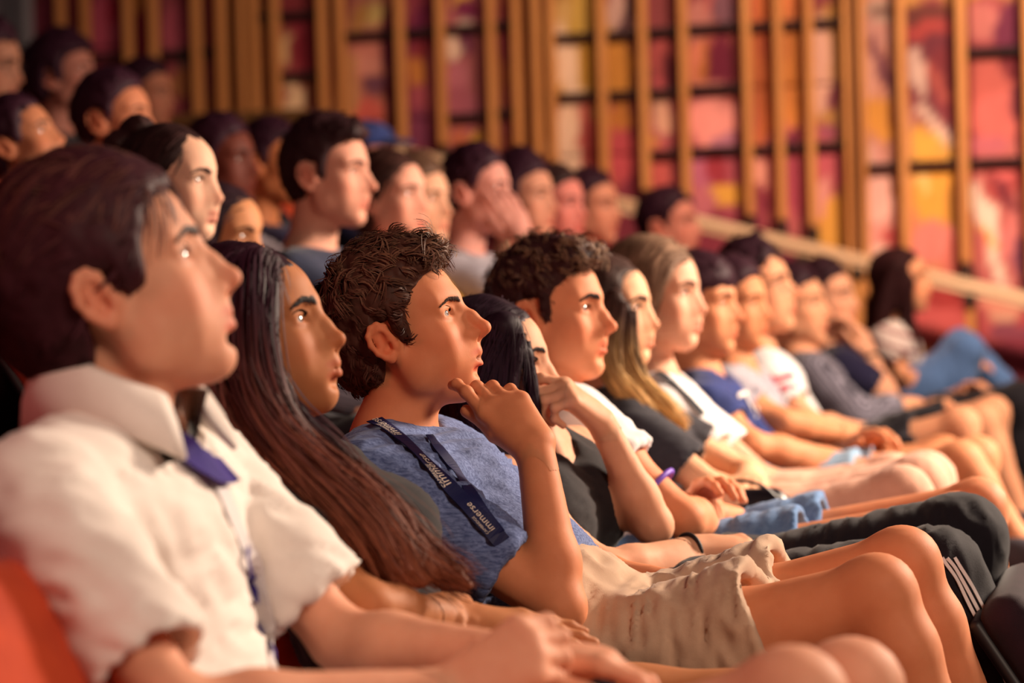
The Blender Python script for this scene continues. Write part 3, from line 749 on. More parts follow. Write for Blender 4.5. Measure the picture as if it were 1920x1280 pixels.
def pants_prims(J, g=1.0, to=.62, loose=.014, lower=0.0):
    hip = J['hip']; P = []; neck = J['neck']; up = _n(neck - hip); lat = V3(0, 1, 0)
    P += [cap(hip + up * .07, hip - up * .02, .104 * g + loose, .112 * g + loose, .05, flat=(lat, 1.42))]
    for s in ('R', 'L'):
        hp, kn, an = J['hp' + s], J['kn' + s], J['an' + s]
        if to >= 1:
            P += limb(hp, kn, .088 * g + loose, .080 * g + loose, .056 * g + loose, .4, .05)
            P += [ell(kn + V3(0, 0, .004), .056 * g + loose, .02)]
            P += limb(kn, an, .052 * g + loose, .054 * g + loose, .036 + loose * 1.4, .32, .03)
        else:
            e = hp + (kn - hp) * to; m_ = hp + (e - hp) * .4
            P += [cap(hp, m_, .088 * g + loose, .082 * g + loose * 1.1, .05), cap(m_, e, .082 * g + loose * 1.1, .072 * g + loose * 1.7, .03, fend=True)]
    if to < 1:
        for s in ('R', 'L'):
            hp, kn = J['hp' + s], J['kn' + s]; e = hp + (kn - hp) * to; d = _n(kn - hp)
            P += [cap(e - d * .012, e + d * .004, .066 * g + loose, .066 * g + loose, .003, True)]
    return P
def wrinkle(V, F, amp, seed, axis=None, freq=22):
    N = normals(V, F); Q = V * freq
    if axis is not None:
        a = _n(np.asarray(axis, float)); Q = Q + np.outer(V @ a, a) * freq * 2.2     # folds run across `axis`
    d = vnoise(Q, seed); d = 1 - np.abs(d) * 2
    d2 = vnoise(V * freq * .45, seed + 3)
    return V + N * (amp * (d * .6 + d2 * .9))[:, None]
def fit_head(y, yaw, marks, fp, s0=1.0, roll=0.0, pitch=None, sfix=False, x0=-1.05):
    """place a head in the plane Y=y of its seat so that its landmarks fall on the traced sight lines"""
    lm = landmarks(fp); names = list(marks)
    tgt = np.array([marks[k][:2] for k in names], float); wt = np.array([marks[k][2] if len(marks[k]) > 2 else 1. for k in names])
    p0 = onY(*marks[names[0]][:2], y)
    q = np.array([p0[0] - .1, p0[2], 0.0 if pitch is None else pitch, s0])
    free = [0, 1] + ([2] if pitch is None else []) + ([] if sfix else [3])
    def res(q):
        R = _rot(yaw, q[2], roll); T = V3(q[0], y, q[1])
        r = ((proj(np.array([R @ (lm[k] * q[3]) + T for k in names])) - tgt) * wt[:, None]).ravel()
        return np.concatenate([r, [(q[3] - s0) * 400]])
    for _ in range(25):
        r = res(q); Jm = []
        for i in free:
            e = q.copy(); e[i] += 1e-4; Jm.append((res(e) - r) / 1e-4)
        st = np.linalg.lstsq(np.array(Jm).T, -r, rcond=None)[0]
        for i, v in zip(free, st): q[i] += np.clip(v, -.2, .2)
    return (float(q[3]), _rot(yaw, q[2], roll), V3(q[0], y, q[1])), float(q[2])
def two_bone(a, c, l1, l2, pole):
    d = c - a; L = np.linalg.norm(d); L = min(L, (l1 + l2) * .995); u = _n(d); x = (l1 * l1 - l2 * l2 + L * L) / (2 * L); h = math.sqrt(max(l1 * l1 - x * x, 0))
    p = pole - u * (pole @ u); return a + u * x + _n(p) * h
# ------------------------------------------------------------------ one person
from mathutils.bvhtree import BVHTree
def joints(y, head, floor=-0.10, fem=False, neck=None, hip=None, W=None, twist=0.0, elR=None, elL=None, wrR=None, wrL=None, arms='lap', knR=None, knL=None, anR=None, anL=None, shR=None, shL=None, neckr=None, armlen=1.0):
    s, R, T = head; J = {}
    J['headbase'] = R @ (V3(-.018, 0, -.060) * s) + T
    J['neck'] = neck if neck is not None else J['headbase'] + V3(-.045, 0, -.115)
    if neck is not None: J['neck'] = np.asarray(neck, float)
    J['hip'] = np.asarray(hip, float) if hip is not None else np.array([J['neck'][0] + .30, y, floor + .40])
    up = _n(J['neck'] - J['hip']); W = W or (.162 if fem else .185)
    lat = V3(-math.sin(twist), math.cos(twist), 0); fw = _n(np.cross(lat, up))
    c = J['neck'] - up * .062 + fw * .0
    J['shR'] = c - lat * W if shR is None else np.asarray(shR); J['shL'] = c + lat * W if shL is None else np.asarray(shL)
    J['neckr'] = neckr or (.046 if fem else .055)
    l1, l2 = (.275, .235) if fem else (.30, .255); l1 *= armlen; l2 *= armlen
    mid = J['hip'] + up * .15
    dw = {'lap': (J['hip'] + V3(.20, -.06, .10), J['hip'] + V3(.22, .06, .10)), 'crossed': (mid + fw * .19 + lat * .10 + up * .02, mid + fw * .17 - lat * .10 + up * .055), 'thigh': (J['hip'] + V3(.27, -.11, .115), J['hip'] + V3(.27, .11, .115))}[arms]
    J['wrR'] = dw[0] if wrR is None else np.asarray(wrR); J['wrL'] = dw[1] if wrL is None else np.asarray(wrL)
    pole = V3(-.3, 0, -1.0)
    J['elR'] = two_bone(J['shR'], J['wrR'], l1, l2, pole + V3(.2, -.55, 0)) if elR is None else np.asarray(elR)
    J['elL'] = two_bone(J['shL'], J['wrL'], l1, l2, pole + V3(.2, .55, 0)) if elL is None else np.asarray(elL)
    J['hpR'] = J['hip'] + V3(.03, -.09, -.02); J['hpL'] = J['hip'] + V3(.03, .09, -.02)
    J['knR'] = J['hpR'] + V3(.40, -.02, .10) if knR is None else np.asarray(knR); J['knL'] = J['hpL'] + V3(.40, .02, .10) if knL is None else np.asarray(knL)
    for q, o in (('R', anR), ('L', anL)):
        J['an' + q] = np.array([J['kn' + q][0] + .04, J['kn' + q][1], floor + .075]) if o is None else np.asarray(o)
    return J
def build_person(label, y, head, fp, tone, J, fem=False, g=.88, bust=0.0, hair=None, hairkw=None, shirt=None, shirtkw=None, pants=None, pantskw=None, hands=None, cell=.010, hcell=.003, handcell=.004, ccell=.008, wr=.006, gaze=(1, 0, .1), brow=(.02, .009, .009), browkw=None, group=None, iris=(.09, .04, .02), legs=True, seed=0, shoes=None):
    if hcell >= .0029: cell, hcell, ccell, handcell = cell * 1.5, hcell * 1.5, ccell * 1.45, handcell and handcell * 1.2
    s, R, T = head
    shoes = shoes or cloth_mat('shoe_grey', '4a444c', 'plain', '38343c')
    fpb = dict(fp)
    P = xf(head_prims(fpb), s, R, T) + body_prims(J, fem, g, bust, legs)
    fine = [(R @ (V3(.004, 0, -.0) * s) + T, np.array([.142, .120, .150]) * s, hcell)]
    for q in ('R', 'L'):
        w = J['wr' + q]; d = _n(w - J['el' + q]); h = (hands or {}).get(q, {})
        d = _n(np.asarray(h['d'], float)) if 'd' in h else d
        b = np.asarray(h.get('b', V3(-d[2] * .5, (-.25 if q == 'R' else .25), 1.0)), float)
        sg = 1 if q == 'R' else -1
        bb = _n(b - d * (b @ d)); sdir = sg * np.cross(bb, d)
        cu = h.get('curl', 'relax'); cu = CURL[cu] if isinstance(cu, str) else cu
        th = h.get('thumb', 'relax'); th = THUMB[th] if isinstance(th, str) else th
        hp = hand_prims(w, d, bb, sdir, cu, th, (.92 if fem else 1.0) * h.get('sc', 1.0), h.get('spread', .06))
        P += hp
        if handcell:
            bl = np.min([bounds(x)[0] for x in hp], 0) - .012; bh = np.max([bounds(x)[1] for x in hp], 0) + .012
            fine.append(((bl + bh) / 2, (bh - bl) / 2, handcell))
    # overlapping fine boxes would double the skin: hands that touch the head stay in their own box only when apart
    V, F = solid(P, cell, fine)
    base = np.array([J['hip'][0], y, J['knR'][2] * 0 + min(J['anR'][2], J['anL'][2]) - .07])
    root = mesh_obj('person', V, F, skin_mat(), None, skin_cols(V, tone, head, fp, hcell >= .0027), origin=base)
    tag(root, label, 'person', group)
    for q in (-1, 1): eye_mesh('eye', root, head, q, gaze, iris)
    if brow is not None:
        nb = max(90, int(260 * min(1, .003 / hcell)))
        b = brows('eyebrow', root, head, V, F, brow, n=nb, female=fem, bw=.0009 if hcell < .0027 else .0020, **(browkw or {}))
    out = dict(root=root, head=head, J=J)
    if hair: hair(**dict(dict(name='hair', parent=root, head=head), **(hairkw or {})))
    up = _n(J['neck'] - J['hip'])
    if shirt:
        V2, F2 = solid(shirt_prims(J, fem, g, bust, **(shirtkw or {})), ccell)
        V2 = relax(V2, F2, 1, .4); V2 = wrinkle(V2, F2, wr, seed + 11, axis=up + V3(.3, .2, 0))
        out['shirt'] = mesh_obj('shirt', V2, F2, shirt, root)
        out['bvh'] = BVHTree.FromPolygons([tuple(v) for v in V2], [tuple(int(i) for i in f) for f in F2])
    if pants:
        pk = dict(pantskw or {}); V3_, F3 = solid(pants_prims(J, g, **pk), ccell)
        V3_ = relax(V3_, F3, 1, .4); V3_ = wrinkle(V3_, F3, wr, seed + 31, axis=(1, 0, .2))
        out['pants'] = mesh_obj('shorts' if pk.get('to', .62) < 1 else 'trousers', V3_, F3, pants, root)
        out['pbvh'] = BVHTree.FromPolygons([tuple(v) for v in V3_], [tuple(int(i) for i in f) for f in F3])
    if shoes:
        for q in ('R', 'L'):
            an = J['an' + q]; sp = [cap(an + V3(-.03, 0, -.028), an + V3(.15, 0, -.040), .046, .040, .03), cap(an + V3(-.01, 0, .0), an + V3(.01, 0, -.03), .044, .046, .02), cut(an + V3(0, 0, -.072), (0, 0, -1), .006), cut(an + V3(0, 0, .012), (0, 0, 1), .006)]
            Vs, Fs = solid(sp, .016); mesh_obj('shoe', Vs, Fs, shoes, root)
    return out
def drape(bvh, pixels, lift=.003, fallback=None):
    """points on a garment where traced sight lines meet it"""
    out, nn = [], []
    for px, py in pixels:
        d = ray(px, py); h = bvh.ray_cast(Vector(CP), Vector(d))
        if h[0] is None: continue
        p = np.array(h[0]); n = np.array(h[1]); n = n if n @ d < 0 else -n
        out.append(p + n * lift); nn.append(n)
    return np.array(out), np.array(nn)
def strip(name, path, nrm, width, mat, parent, thick=.0012):
    tan = np.gradient(path, axis=0); tan /= np.linalg.norm(tan, axis=1)[:, None]
    nrm = nrm - tan * (nrm * tan).sum(1)[:, None]; nrm /= np.linalg.norm(nrm, axis=1)[:, None]
    sd = np.cross(nrm, tan); m = len(path); vs = []
    for i in range(m):
        for a, b in ((-1, 0), (1, 0), (1, 1), (-1, 1)): vs.append(path[i] + sd[i] * a * width / 2 + nrm[i] * b * thick)
    fs = [(i * 4 + k, i * 4 + (k + 1) % 4, i * 4 + 4 + (k + 1) % 4, i * 4 + 4 + k) for i in range(m - 1) for k in range(4)]
    fs += [(3, 2, 1, 0), tuple((m - 1) * 4 + k for k in range(4))]
    o = mesh_obj(name, vs, fs, mat, parent, smooth=False); return o, sd, nrm
def text_mesh(txt, size):
    cu = bpy.data.curves.new('t', 'FONT'); cu.body = txt; cu.size = size; cu.resolution_u = 3
    to = bpy.data.objects.new('t', cu); COL.objects.link(to)
    dg = bpy.context.evaluated_depsgraph_get(); dg.update()
    me = bpy.data.meshes.new_from_object(to.evaluated_get(dg))
    v = np.array([list(a.co) for a in me.vertices]); f = [tuple(p.vertices) for p in me.polygons]
    bpy.data.objects.remove(to); bpy.data.curves.remove(cu); bpy.data.meshes.remove(me)
    return v, f
def text_on(name, txt, size, path, sd, nrm, s0, off, mat, parent, flip=1, lift=.0022):
    """flat print that follows a strip; s0 = start along it, off = across it"""
    v, f = text_mesh(txt, size); seg = np.r_[0, np.cumsum(np.linalg.norm(np.diff(path, axis=0), axis=1))]
    s = s0 + flip * v[:, 0]; a = off + flip * v[:, 1]
    I = lambda A: np.stack([np.interp(s, seg, A[:, k]) for k in range(3)], 1)
    return mesh_obj(name, I(path) + I(sd) * a[:, None] + I(nrm) * lift, f, mat, parent, smooth=False)
def ring_collar(name, parent, J, mat, r0=.064, r1=.096, h0=.050, h1=-.004, gap=.55, thick=.006, n=40, tiltf=.0, fwd=.018):
    neck, hip = J['neck'], J['hip']; up = _n(J['headbase'] - neck + .3 * _n(neck - hip)); lat = _n(J['shL'] - J['shR']); fw = _n(np.cross(lat, up)); lat = np.cross(up, fw)
    vs = []; rows = [(0, 0), (.25, .010), (.6, .008), (1, 0)]
    for i in range(n + 1):
        a = gap + (2 * PI - 2 * gap) * i / n; fr = math.cos(a)
        rad = lambda r: neck + fw * fwd + (math.cos(a) * fw * r * 1.12 + math.sin(a) * lat * r)
        e = 1.0 + .45 * max(0, fr) ** 2
        top = rad(r0) + up * (h0 - .045 * max(0, fr)); bot = rad(r1 * (1 + .12 * max(0, fr))) + up * (h1 - .075 * max(0, fr) ** 1.5)
        inn = rad(r0 - thick) + up * (h0 - .045 * max(0, fr) - .004); low = rad(r0 - thick) + up * (-.012 - .05 * max(0, fr))
        out = _n(bot - neck - up * ((bot - neck) @ up))
        for t, b in rows: vs.append(top + (bot - top) * t + (out + up) * b)
        vs.append(bot - out * thick - up * .002); vs.append(inn); vs.append(low)
    k = 7; fs = [(i * k + j, i * k + (j + 1) % k, (i + 1) * k + (j + 1) % k, (i + 1) * k + j) for i in range(n) for j in range(k)]
    fs += [tuple(range(k))[::-1], tuple(n * k + j for j in range(k))]
    return mesh_obj(name, vs, fs, mat, parent)
def band(name, parent, c, axis, r, mat, rt=.003, n=28, sq=1.0):
    axis = _n(np.asarray(axis, float)); u = _n(np.cross(axis, V3(0, .3, 1))); w = np.cross(axis, u)
    pts = np.array([c + r * (math.cos(a) * u + sq * math.sin(a) * w) for a in np.linspace(0, 2 * PI, n + 1)])
    v, f = tube(pts, rt, 8, False); return mesh_obj(name, v, f, mat, parent)
def glasses(name, parent, head, mat):
    s, R, T = head; bm = []
    parts = []
    for q in (-1, 1):
        c = V3(.099, .033 * q, .016); pts = []
        for a in np.linspace(0, 2 * PI, 25): pts.append(c + V3(-.004 * (math.cos(a) ** 2), .024 * math.cos(a), .0185 * math.sin(a)))
        parts.append(tube(pts, .0017, 6, False))
        parts.append(tube([V3(.094, .057 * q, .021), V3(.07, .072 * q, .020), V3(.0, .080 * q, .016), V3(-.012, .080 * q, .004)], .0019, 6))
    parts.append(tube([V3(.100, -.010, .020), V3(.104, 0, .022), V3(.100, .010, .020)], .0016, 6))
    off = 0; vs, fs = [], []
    for v, f in parts: vs.append(v @ R.T * s + T); fs += [tuple(i + off for i in t) for t in f]; off += len(v)
    return mesh_obj(name, np.concatenate(vs), fs, mat, parent)
# ------------------------------------------------------------------ the hall
WY = 10.5
STEP, PITCHX, FZ = 0.30, 0.80, -0.10
dark_floor = plain_mat('carpet_dark_red', '3a1418', .95, .1)
def slab(name, lo, hi, mat, bevel=0.0):
    bm = bmesh.new(); lo, hi = np.array(lo, float), np.array(hi, float)
    box_bm(bm, tuple((lo + hi) / 2), tuple(hi - lo)); o = bm_obj(name, bm, mat, None, bevel); o['kind'] = 'structure'; return o
slab('floor', (-8, -1.5, -.55), (4.0, WY, -.30 + FZ), dark_floor)
for k in range(1, 9):
    slab('floor_tier_%d' % k, (-8, -1.5, -.30 + FZ + STEP * (k - 1)), (-.10 - PITCHX * (k - 1), WY - 1.05 if k > 1 else WY - .45, FZ + STEP * (k - 1)), dark_floor)
# side wall with painted panels, timber slats, dark crossbars and a sloping handrail
wall = slab('wall_right', (-8, WY + .03, -.4), (4.0, WY + .2, 4.2), plain_mat('wall_backing', '4a2a22', .9, .1))
slab('wall_back', (-8.2, -1.5, -.4), (-8, WY, 4.6), plain_mat('wall_grey', '6a6468', .9, .1))
def inwall(o): o.parent = wall; return o

BLOBS = []
def B(*rows):
    for r in rows:
        x, y, rx, ry = r[:4]; ang = r[4] if not isinstance(r[4], str) else 0; hx = r[-1]
        BLOBS.append((x, y, rx, ry, math.radians(ang), rgb(hx)))
# broad ground colours first, then the painted shapes
B((1080, 90, 70, 130, 'c58a3a'), (1250, 90, 70, 130, '8c3a40'), (1350, 90, 60, 100, 'b4524e'), (1470, 130, 70, 170, 'c86c34'), (1100, 290, 80, 110, 'c4564a'),
  (1280, 290, 80, 110, 'b4525a'), (1380, 330, 70, 90, 'b04858'), (1500, 330, 80, 120, 'c05a5c'), (1660, 150, 50, 190, 'c8806c'), (1750, 120, 70, 140, '8c3440'),
  (1860, 120, 70, 140, '9c4048'), (1660, 400, 50, 100, 'd08a80'), (1760, 420, 70, 110, 'd07a58'), (1870, 400, 70, 140, 'c0605c'), (1780, 600, 140, 60, 'b04448'), (1960, 300, 60, 300, 'b85a54'),
  (1085, 30, 45, 40, 'd0a03e'), (1050, 30, 15, 40, 'd9a860'), (1062, 125, 24, 75, -8, 'f0c4a4'), (1105, 125, 26, 52, 'c58a22'), (1160, 130, 30, 60, 'd88a2a'), (1165, 30, 25, 40, 'c09488'),
  (1180, 30, 10, 50, 30, '5a3440'), (1240, 30, 25, 40, '84383c'), (1240, 110, 25, 40, 'b84c4c'), (1262, 140, 18, 46, -25, '6d1f2e'), (1235, 155, 15, 12, 'dc5860'),
  (1300, 40, 25, 35, 'b86e66'), (1355, 25, 28, 32, '7a4a58'), (1303, 110, 18, 45, 'e88060'), (1355, 110, 27, 46, '7d1638'), (1324, 110, 7, 40, 'c87028'), (1335, 152, 32, 10, 'e48478'),
  (1425, 130, 18, 160, 'c2602c'), (1430, 70, 14, 40, 'b8502c'), (1487, 150, 20, 95, 'd8802e'), (1062, 230, 24, 42, 'f0c2a2'), (1122, 205, 15, 15, 'b98840'), (1062, 300, 34, 72, -14, 'f2c6a8'),
  (1108, 275, 15, 52, -17, 'a83a38'), (1166, 212, 25, 28, 'c87626'), (1172, 285, 26, 52, 'c0444e'), (1242, 215, 18, 42, -22, 'e4a488'), (1225, 265, 12, 28, -25, 'd08a3c'),
  (1335, 225, 46, 46, 'f29088'), (1362, 268, 26, 20, 'b86c84'), (1386, 240, 11, 42, '96343c'), (1318, 320, 36, 40, 'bc5e7c'), (1356, 310, 20, 40, 'a42c3c'), (1240, 320, 30, 50, 'c85450'),
  (1362, 372, 42, 28, 'e8a032'), (1310, 385, 30, 30, 'c46470'), (1542, 120, 24, 92, 'eeae98'), (1572, 178, 9, 20, '8c3850'), (1556, 240, 20, 12, 'a84a68'), (1490, 270, 13, 32, '6a1038'),
  (1562, 310, 30, 40, 'c85462'), (1500, 350, 15, 60, 'a43a50'), (1432, 325, 18, 36, 'e0907e'), (1432, 372, 18, 28, '8c2c40'), (1562, 425, 32, 60, 'e89e34'), (1545, 372, 13, 46, 20, 'e8948a'),
  (1655, 20, 25, 30, 'b89888'), (1650, 62, 26, 26, 'd08c80'), (1636, 150, 12, 60, 'e09a86'), (1652, 112, 7, 48, -16, '74344c'), (1668, 172, 7, 38, -24, '6a3048'), (1648, 232, 22, 42, -10, 'e0922e'),
  (1640, 295, 10, 25, 'e49a92'), (1672, 245, 9, 50, -10, '9c4a20'), (1720, 15, 80, 16, '6d302c'), (1745, 45, 52, 18, 'b8403e'), (1745, 85, 52, 26, '7c2c3c'), (1714, 132, 15, 52, -10, 'e4b8aa'),
  (1765, 140, 22, 60, -15, '8a2c38'), (1748, 150, 9, 50, -22, 'c0544c'), (1748, 238, 14, 58, -42, 'e6baa8'), (1728, 275, 30, 32, 'e6a236'), (1762, 290, 16, 22, 'dc9c40'), (1728, 192, 24, 6, 15, '845054'), (1765, 235, 5, 50, -45, '74404c'),
  (1842, 40, 40, 40, 'bc6662'), (1895, 55, 22, 60, 20, '6d2040'), (1845, 165, 52, 62, -20, 'be564e'), (1895, 125, 30, 30, '701c28'), (1862, 225, 50, 52, 'cc605a'), (1838, 282, 38, 20, 'c05c68'), (1908, 185, 20, 44, '6a2434'),
  (1650, 362, 26, 54, 'ecaca0'), (1676, 350, 8, 46, -14, 'a05428'), (1748, 362, 46, 72, 'e89c2e'), (1726, 350, 7, 30, -20, 'f4c06c'), (1790, 400, 14, 50, 'b87a2c'), (1652, 442, 20, 24, 'dc8e84'), (1672, 440, 15, 20, 'b84848'),
  (1655, 474, 20, 20, 'e4b0a0'), (1750, 455, 52, 34, 20, 'e07a70'), (1792, 485, 32, 42, 'd4685c'), (1846, 410, 19, 62, -16, 'ecc8b6'), (1862, 485, 13, 48, -16, 'e8c4b0'), (1848, 452, 6, 34, -40, 'e0a234'),
  (1872, 342, 30, 42, 'ae4040'), (1876, 372, 9, 62, -24, '702030'), (1868, 332, 13, 24, -30, 'd85c5c'), (1902, 445, 22, 60, 24, 'd06e6c'), (1918, 500, 16, 50, '7a3c58'),
  (1780, 562, 42, 34, 'a83030'), (1872, 560, 40, 30, 'e08872'), (1872, 592, 25, 15, 'd09078'), (1760, 604, 52, 30, 'c85050'), (1885, 625, 40, 18, '8a3c50'))
# darker end of the wall: pigments as they would look under even light
B((700, 120, 70, 160, 'c0705c'), (800, 150, 60, 180, '8a3044'), (880, 150, 60, 170, 'b05c60'), (980, 160, 50, 170, 'a85a34'), (560, 120, 60, 150, '9c3a40'), (450, 120, 70, 150, 'a06038'), (320, 120, 80, 150, '94404c'), (180, 120, 80, 150, '8a3044'), (80, 120, 60, 150, '7a3038'),
  (690, 20, 25, 25, 'd8b468'), (665, 30, 14, 30, 'c88a44'), (730, 40, 13, 42, '74243c'), (690, 102, 36, 32, 'd47c6c'), (690, 128, 30, 15, 'dc8a78'), (732, 110, 15, 42, '70223c'), (702, 165, 26, 18, '744054'), (738, 190, 15, 52, '641a28'), (690, 212, 32, 20, 'd85c50'), (655, 180, 12, 80, 'c88a54'),
  (790, 40, 18, 42, '701a44'), (795, 85, 15, 15, '882432'), (790, 125, 18, 25, 'c0742c'), (800, 170, 18, 30, 'a84858'), (800, 232, 22, 40, '803454'), (862, 10, 20, 10, 'e8ac34'), (872, 25, 26, 10, 15, '7c1c4c'), (872, 45, 15, 8, 'd0b0a0'), (856, 85, 14, 26, 'f0cab0'), (882, 80, 12, 26, '742c50'),
  (862, 142, 26, 26, 'cc7080'), (866, 184, 30, 30, 'b45a6c'), (866, 236, 26, 12, 'c06068'), (888, 272, 20, 30, 'f0b034'), (855, 257, 12, 25, 'd06c44'), (960, 60, 20, 60, '8c3440'), (960, 200, 20, 60, 'a04a4c'),
  (545, 10, 20, 15, '98303c'), (565, 60, 18, 42, 'a02c40'), (540, 97, 10, 32, 'e8bc84'), (572, 102, 15, 42, '8a1c30'), (552, 192, 18, 46, 'f0c89c'), (582, 182, 12, 42, '8a4c34'), (90, 60, 30, 60, '8a3048'), (190, 60, 32, 60, 'b04460'), (205, 20, 12, 25, 'a81c3c'), (260, 50, 12, 50, '841c38'),
  (322, 50, 25, 50, 'b85068'), (332, 112, 10, 20, '706058'), (395, 60, 10, 60, '94383a'), (335, 160, 25, 30, 'b07044'), (785, 310, 30, 20, '7c1c30'), (900, 330, 60, 30, 'b85a40'), (1010, 380, 60, 40, 'b04a48'))
_bw = []
for x, y, rx, ry, a, c in BLOBS:
    p = onY(x, y, WY); ex = onY(x + 1, y, WY); m = np.linalg.norm(ex - p)
    _bw.append((p[0], p[2], rx * m * 1.02, ry * m, a, c))
def mural_cols(X, Z):
    P = np.stack([X, Z, 0 * X], 1)
    wx = X + .035 * vnoise(P * 5, 1) + .014 * vnoise(P * 14, 2); wz = Z + .035 * vnoise(P * 5 + 9, 3) + .014 * vnoise(P * 14, 4)
    base = np.array([rgb('b4565a'), rgb('8c2c40'), rgb('c88a3c'), rgb('dca890')]); n = (vnoise(np.stack([wx * 1.7, wz * 1.2, 0 * X], 1), 7) * .5 + .5) * 2.99
    i = n.astype(int); f = np.clip((n - i - .4) * 5, 0, 1)[:, None]; C = base[i] * (1 - f) + base[np.minimum(i + 1, 3)] * f
    for bx, bz, rx, ry, a, c in _bw:
        dx, dz = wx - bx, wz - bz; u = (dx * math.cos(a) - dz * math.sin(a)) / rx; v = (dx * math.sin(a) + dz * math.cos(a)) / ry
        al = np.clip((1.06 - np.sqrt(u * u + v * v)) * 8, 0, 1)[:, None]; C = C * (1 - al) + al * np.array(c)
    st = vnoise(np.stack([wx * 60, wz * 9, 0 * X], 1), 12)[:, None]
    C = C * .93 + .07 * (C @ np.array([.3, .5, .2]))[:, None]
    C = C * (1 - .30 * np.clip(vnoise(np.stack([wx * 3.1, wz * 2.2, 0 * X], 1), 21) * 1.6, 0, 1))[:, None]
    return np.clip(C * .95 * (1 + .10 * st), 0, 1)
mural = vcol_mat('mural_paint', .7, .25)
_t = mural.node_tree; _b = _t.nodes['Principled BSDF']; _tc = node(_t, 'ShaderNodeTexCoord'); _nz = node(_t, 'ShaderNodeTexNoise', i_Scale=45.0, i_Detail=4.0)
_t.links.new(_tc.outputs['Object'], _nz.inputs['Vector']); bump(_t, _b, _nz.outputs['Fac'], .2, .004)
bx_px = [48, 250, 482, 645, 1012, 1604, 1816, 2150]
bays = [onY(p, 100, WY)[0] for p in bx_px]
zof = lambda px, py: onY(px, py, WY)[2]
rows_z = [[zof(150, 95)], [zof(350, 105)], [zof(560, 28), zof(560, 142)], [zof(700, 66), zof(860, 220)], [zof(1200, 66), zof(1200, 176), zof(1400, 281)], [zof(1700, 311)], [zof(1870, 94), zof(1870, 302)]]
for i in range(7):
    zz = [-.35] + sorted(rows_z[i]) + [4.0]
    for z0, z1 in zip(zz[:-1], zz[1:]):
        nx = max(2, int((bays[i + 1] - bays[i]) / .022)); nz = max(2, int((z1 - z0) / .022))
        if z1 > 3.9: nz = max(2, int((z1 - z0) / .03))
        X, Z = np.meshgrid(np.linspace(bays[i] + .004, bays[i + 1] - .004, nx), np.linspace(z0 + .0015, z1 - .0015, nz)); X, Z = X.ravel(), Z.ravel()
        V = np.stack([X, 0 * X + WY, Z], 1)
        idx = np.arange(nx * nz).reshape(nz, nx); F = np.stack([idx[:-1, :-1], idx[:-1, 1:], idx[1:, 1:], idx[1:, :-1]], -1).reshape(-1, 4)
        nb = len(V); rim = np.r_[idx[0, :], idx[1:, -1], idx[-1, -2::-1], idx[-2:0:-1, 0]]
        Vb = V[rim] + V3(0, .03, 0); k = len(rim); j = np.arange(k)
        F = np.concatenate([F, np.stack([rim[j], nb + j, nb + (j + 1) % k, rim[(j + 1) % k]], 1)])
        inwall(mesh_obj('mural_panel', np.concatenate([V, Vb]), F, mural, None, np.concatenate([mural_cols(X, Z), mural_cols(Vb[:, 0], Vb[:, 2])]), smooth=False))
slat_wood = wood_mat('slat_timber', 'ac6834', 'd89458', 2)
bar_dark = plain_mat('crossbar_dark', '2a1a1c', .7, .2)
# (pixel x at the top of the frame, pixel y where the slat ends, width in metres, stand-off)
SLATS = [(112, 380, .05), (158, 380, .05), (238, 380, .05), (286, 380, .05), (366, 330, .05), (412, 330, .05), (452, 330, .045), (474, 330, .045), (514, 330, .045), (602, 330, .05), (636, 335, .05), (748, 262, .05), (824, 272, .05), (918, 285, .045), (966, 300, .045), (990, 300, .03), (1003, 305, .045), (1031, 330, .045),
         (1126, 345, .05), (1203, 356, .05), (1279, 372, .05), (1397, 404, .047), (1457, 412, .047), (1515, 424, .047), (1583, 610, .030), (1597, 610, .040), (1613, 610, .034), (1688, 470, .05), (1800, 492, .055), (1925, 520, .055)]
foot = plain_mat('slat_foot_iron', '2e2018', .6, .3)
for i, (px, yb, w) in enumerate(SLATS):
    top = onY(px, 0, WY - .06); x = top[0]; zb = onY(px + 8, yb, WY - .06)[2]; z1 = 4.0
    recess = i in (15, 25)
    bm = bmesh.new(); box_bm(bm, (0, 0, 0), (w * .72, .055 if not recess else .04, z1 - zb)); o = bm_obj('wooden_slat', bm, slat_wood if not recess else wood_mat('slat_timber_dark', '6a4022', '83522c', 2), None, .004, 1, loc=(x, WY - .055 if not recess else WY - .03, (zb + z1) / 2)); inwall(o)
    if 330 < yb < 600 or px < 1000 and px > 740:
        bm = bmesh.new(); box_bm(bm, (0, 0, 0), (w * .75, .05, .085)); inwall(bm_obj('slat_bracket', bm, foot, None, .004, 1, loc=(x, WY - .045, zb - .045)))
BARS = [(1034, 1120, 70), (1140, 1195, 66), (1212, 1270, 60), (1288, 1395, 52), (1412, 1452, 49), (1470, 1508, 46), (1526, 1578, 42), (1036, 1122, 181), (1146, 1196, 177), (1218, 1272, 174), (1292, 1396, 166), (1224, 1276, 288), (1298, 1398, 281), (1418, 1456, 279), (1474, 1510, 276), (1534, 1580, 272),
        (1632, 1686, 313), (1708, 1800, 308), (1822, 2000, 301), (1816, 2000, 94), (658, 742, 66), (770, 816, 61), (838, 912, 54), (848, 912, 219), (936, 960, 48), (940, 962, 212), (532, 596, 29), (538, 596, 142), (483, 508, 33), (304, 356, 102), (382, 404, 98), (176, 232, 108)]
for x0, x1, y in BARS:
    a = onY(x0 - 6, y, WY); b = onY(x1 + 6, y, WY); bm = bmesh.new()
    box_bm(bm, (0, 0, 0), (b[0] - a[0], .05, .030)); inwall(bm_obj('crossbar', bm, bar_dark, None, .003, 1, loc=((a[0] + b[0]) / 2, WY - .02, (a[2] + b[2]) / 2)))
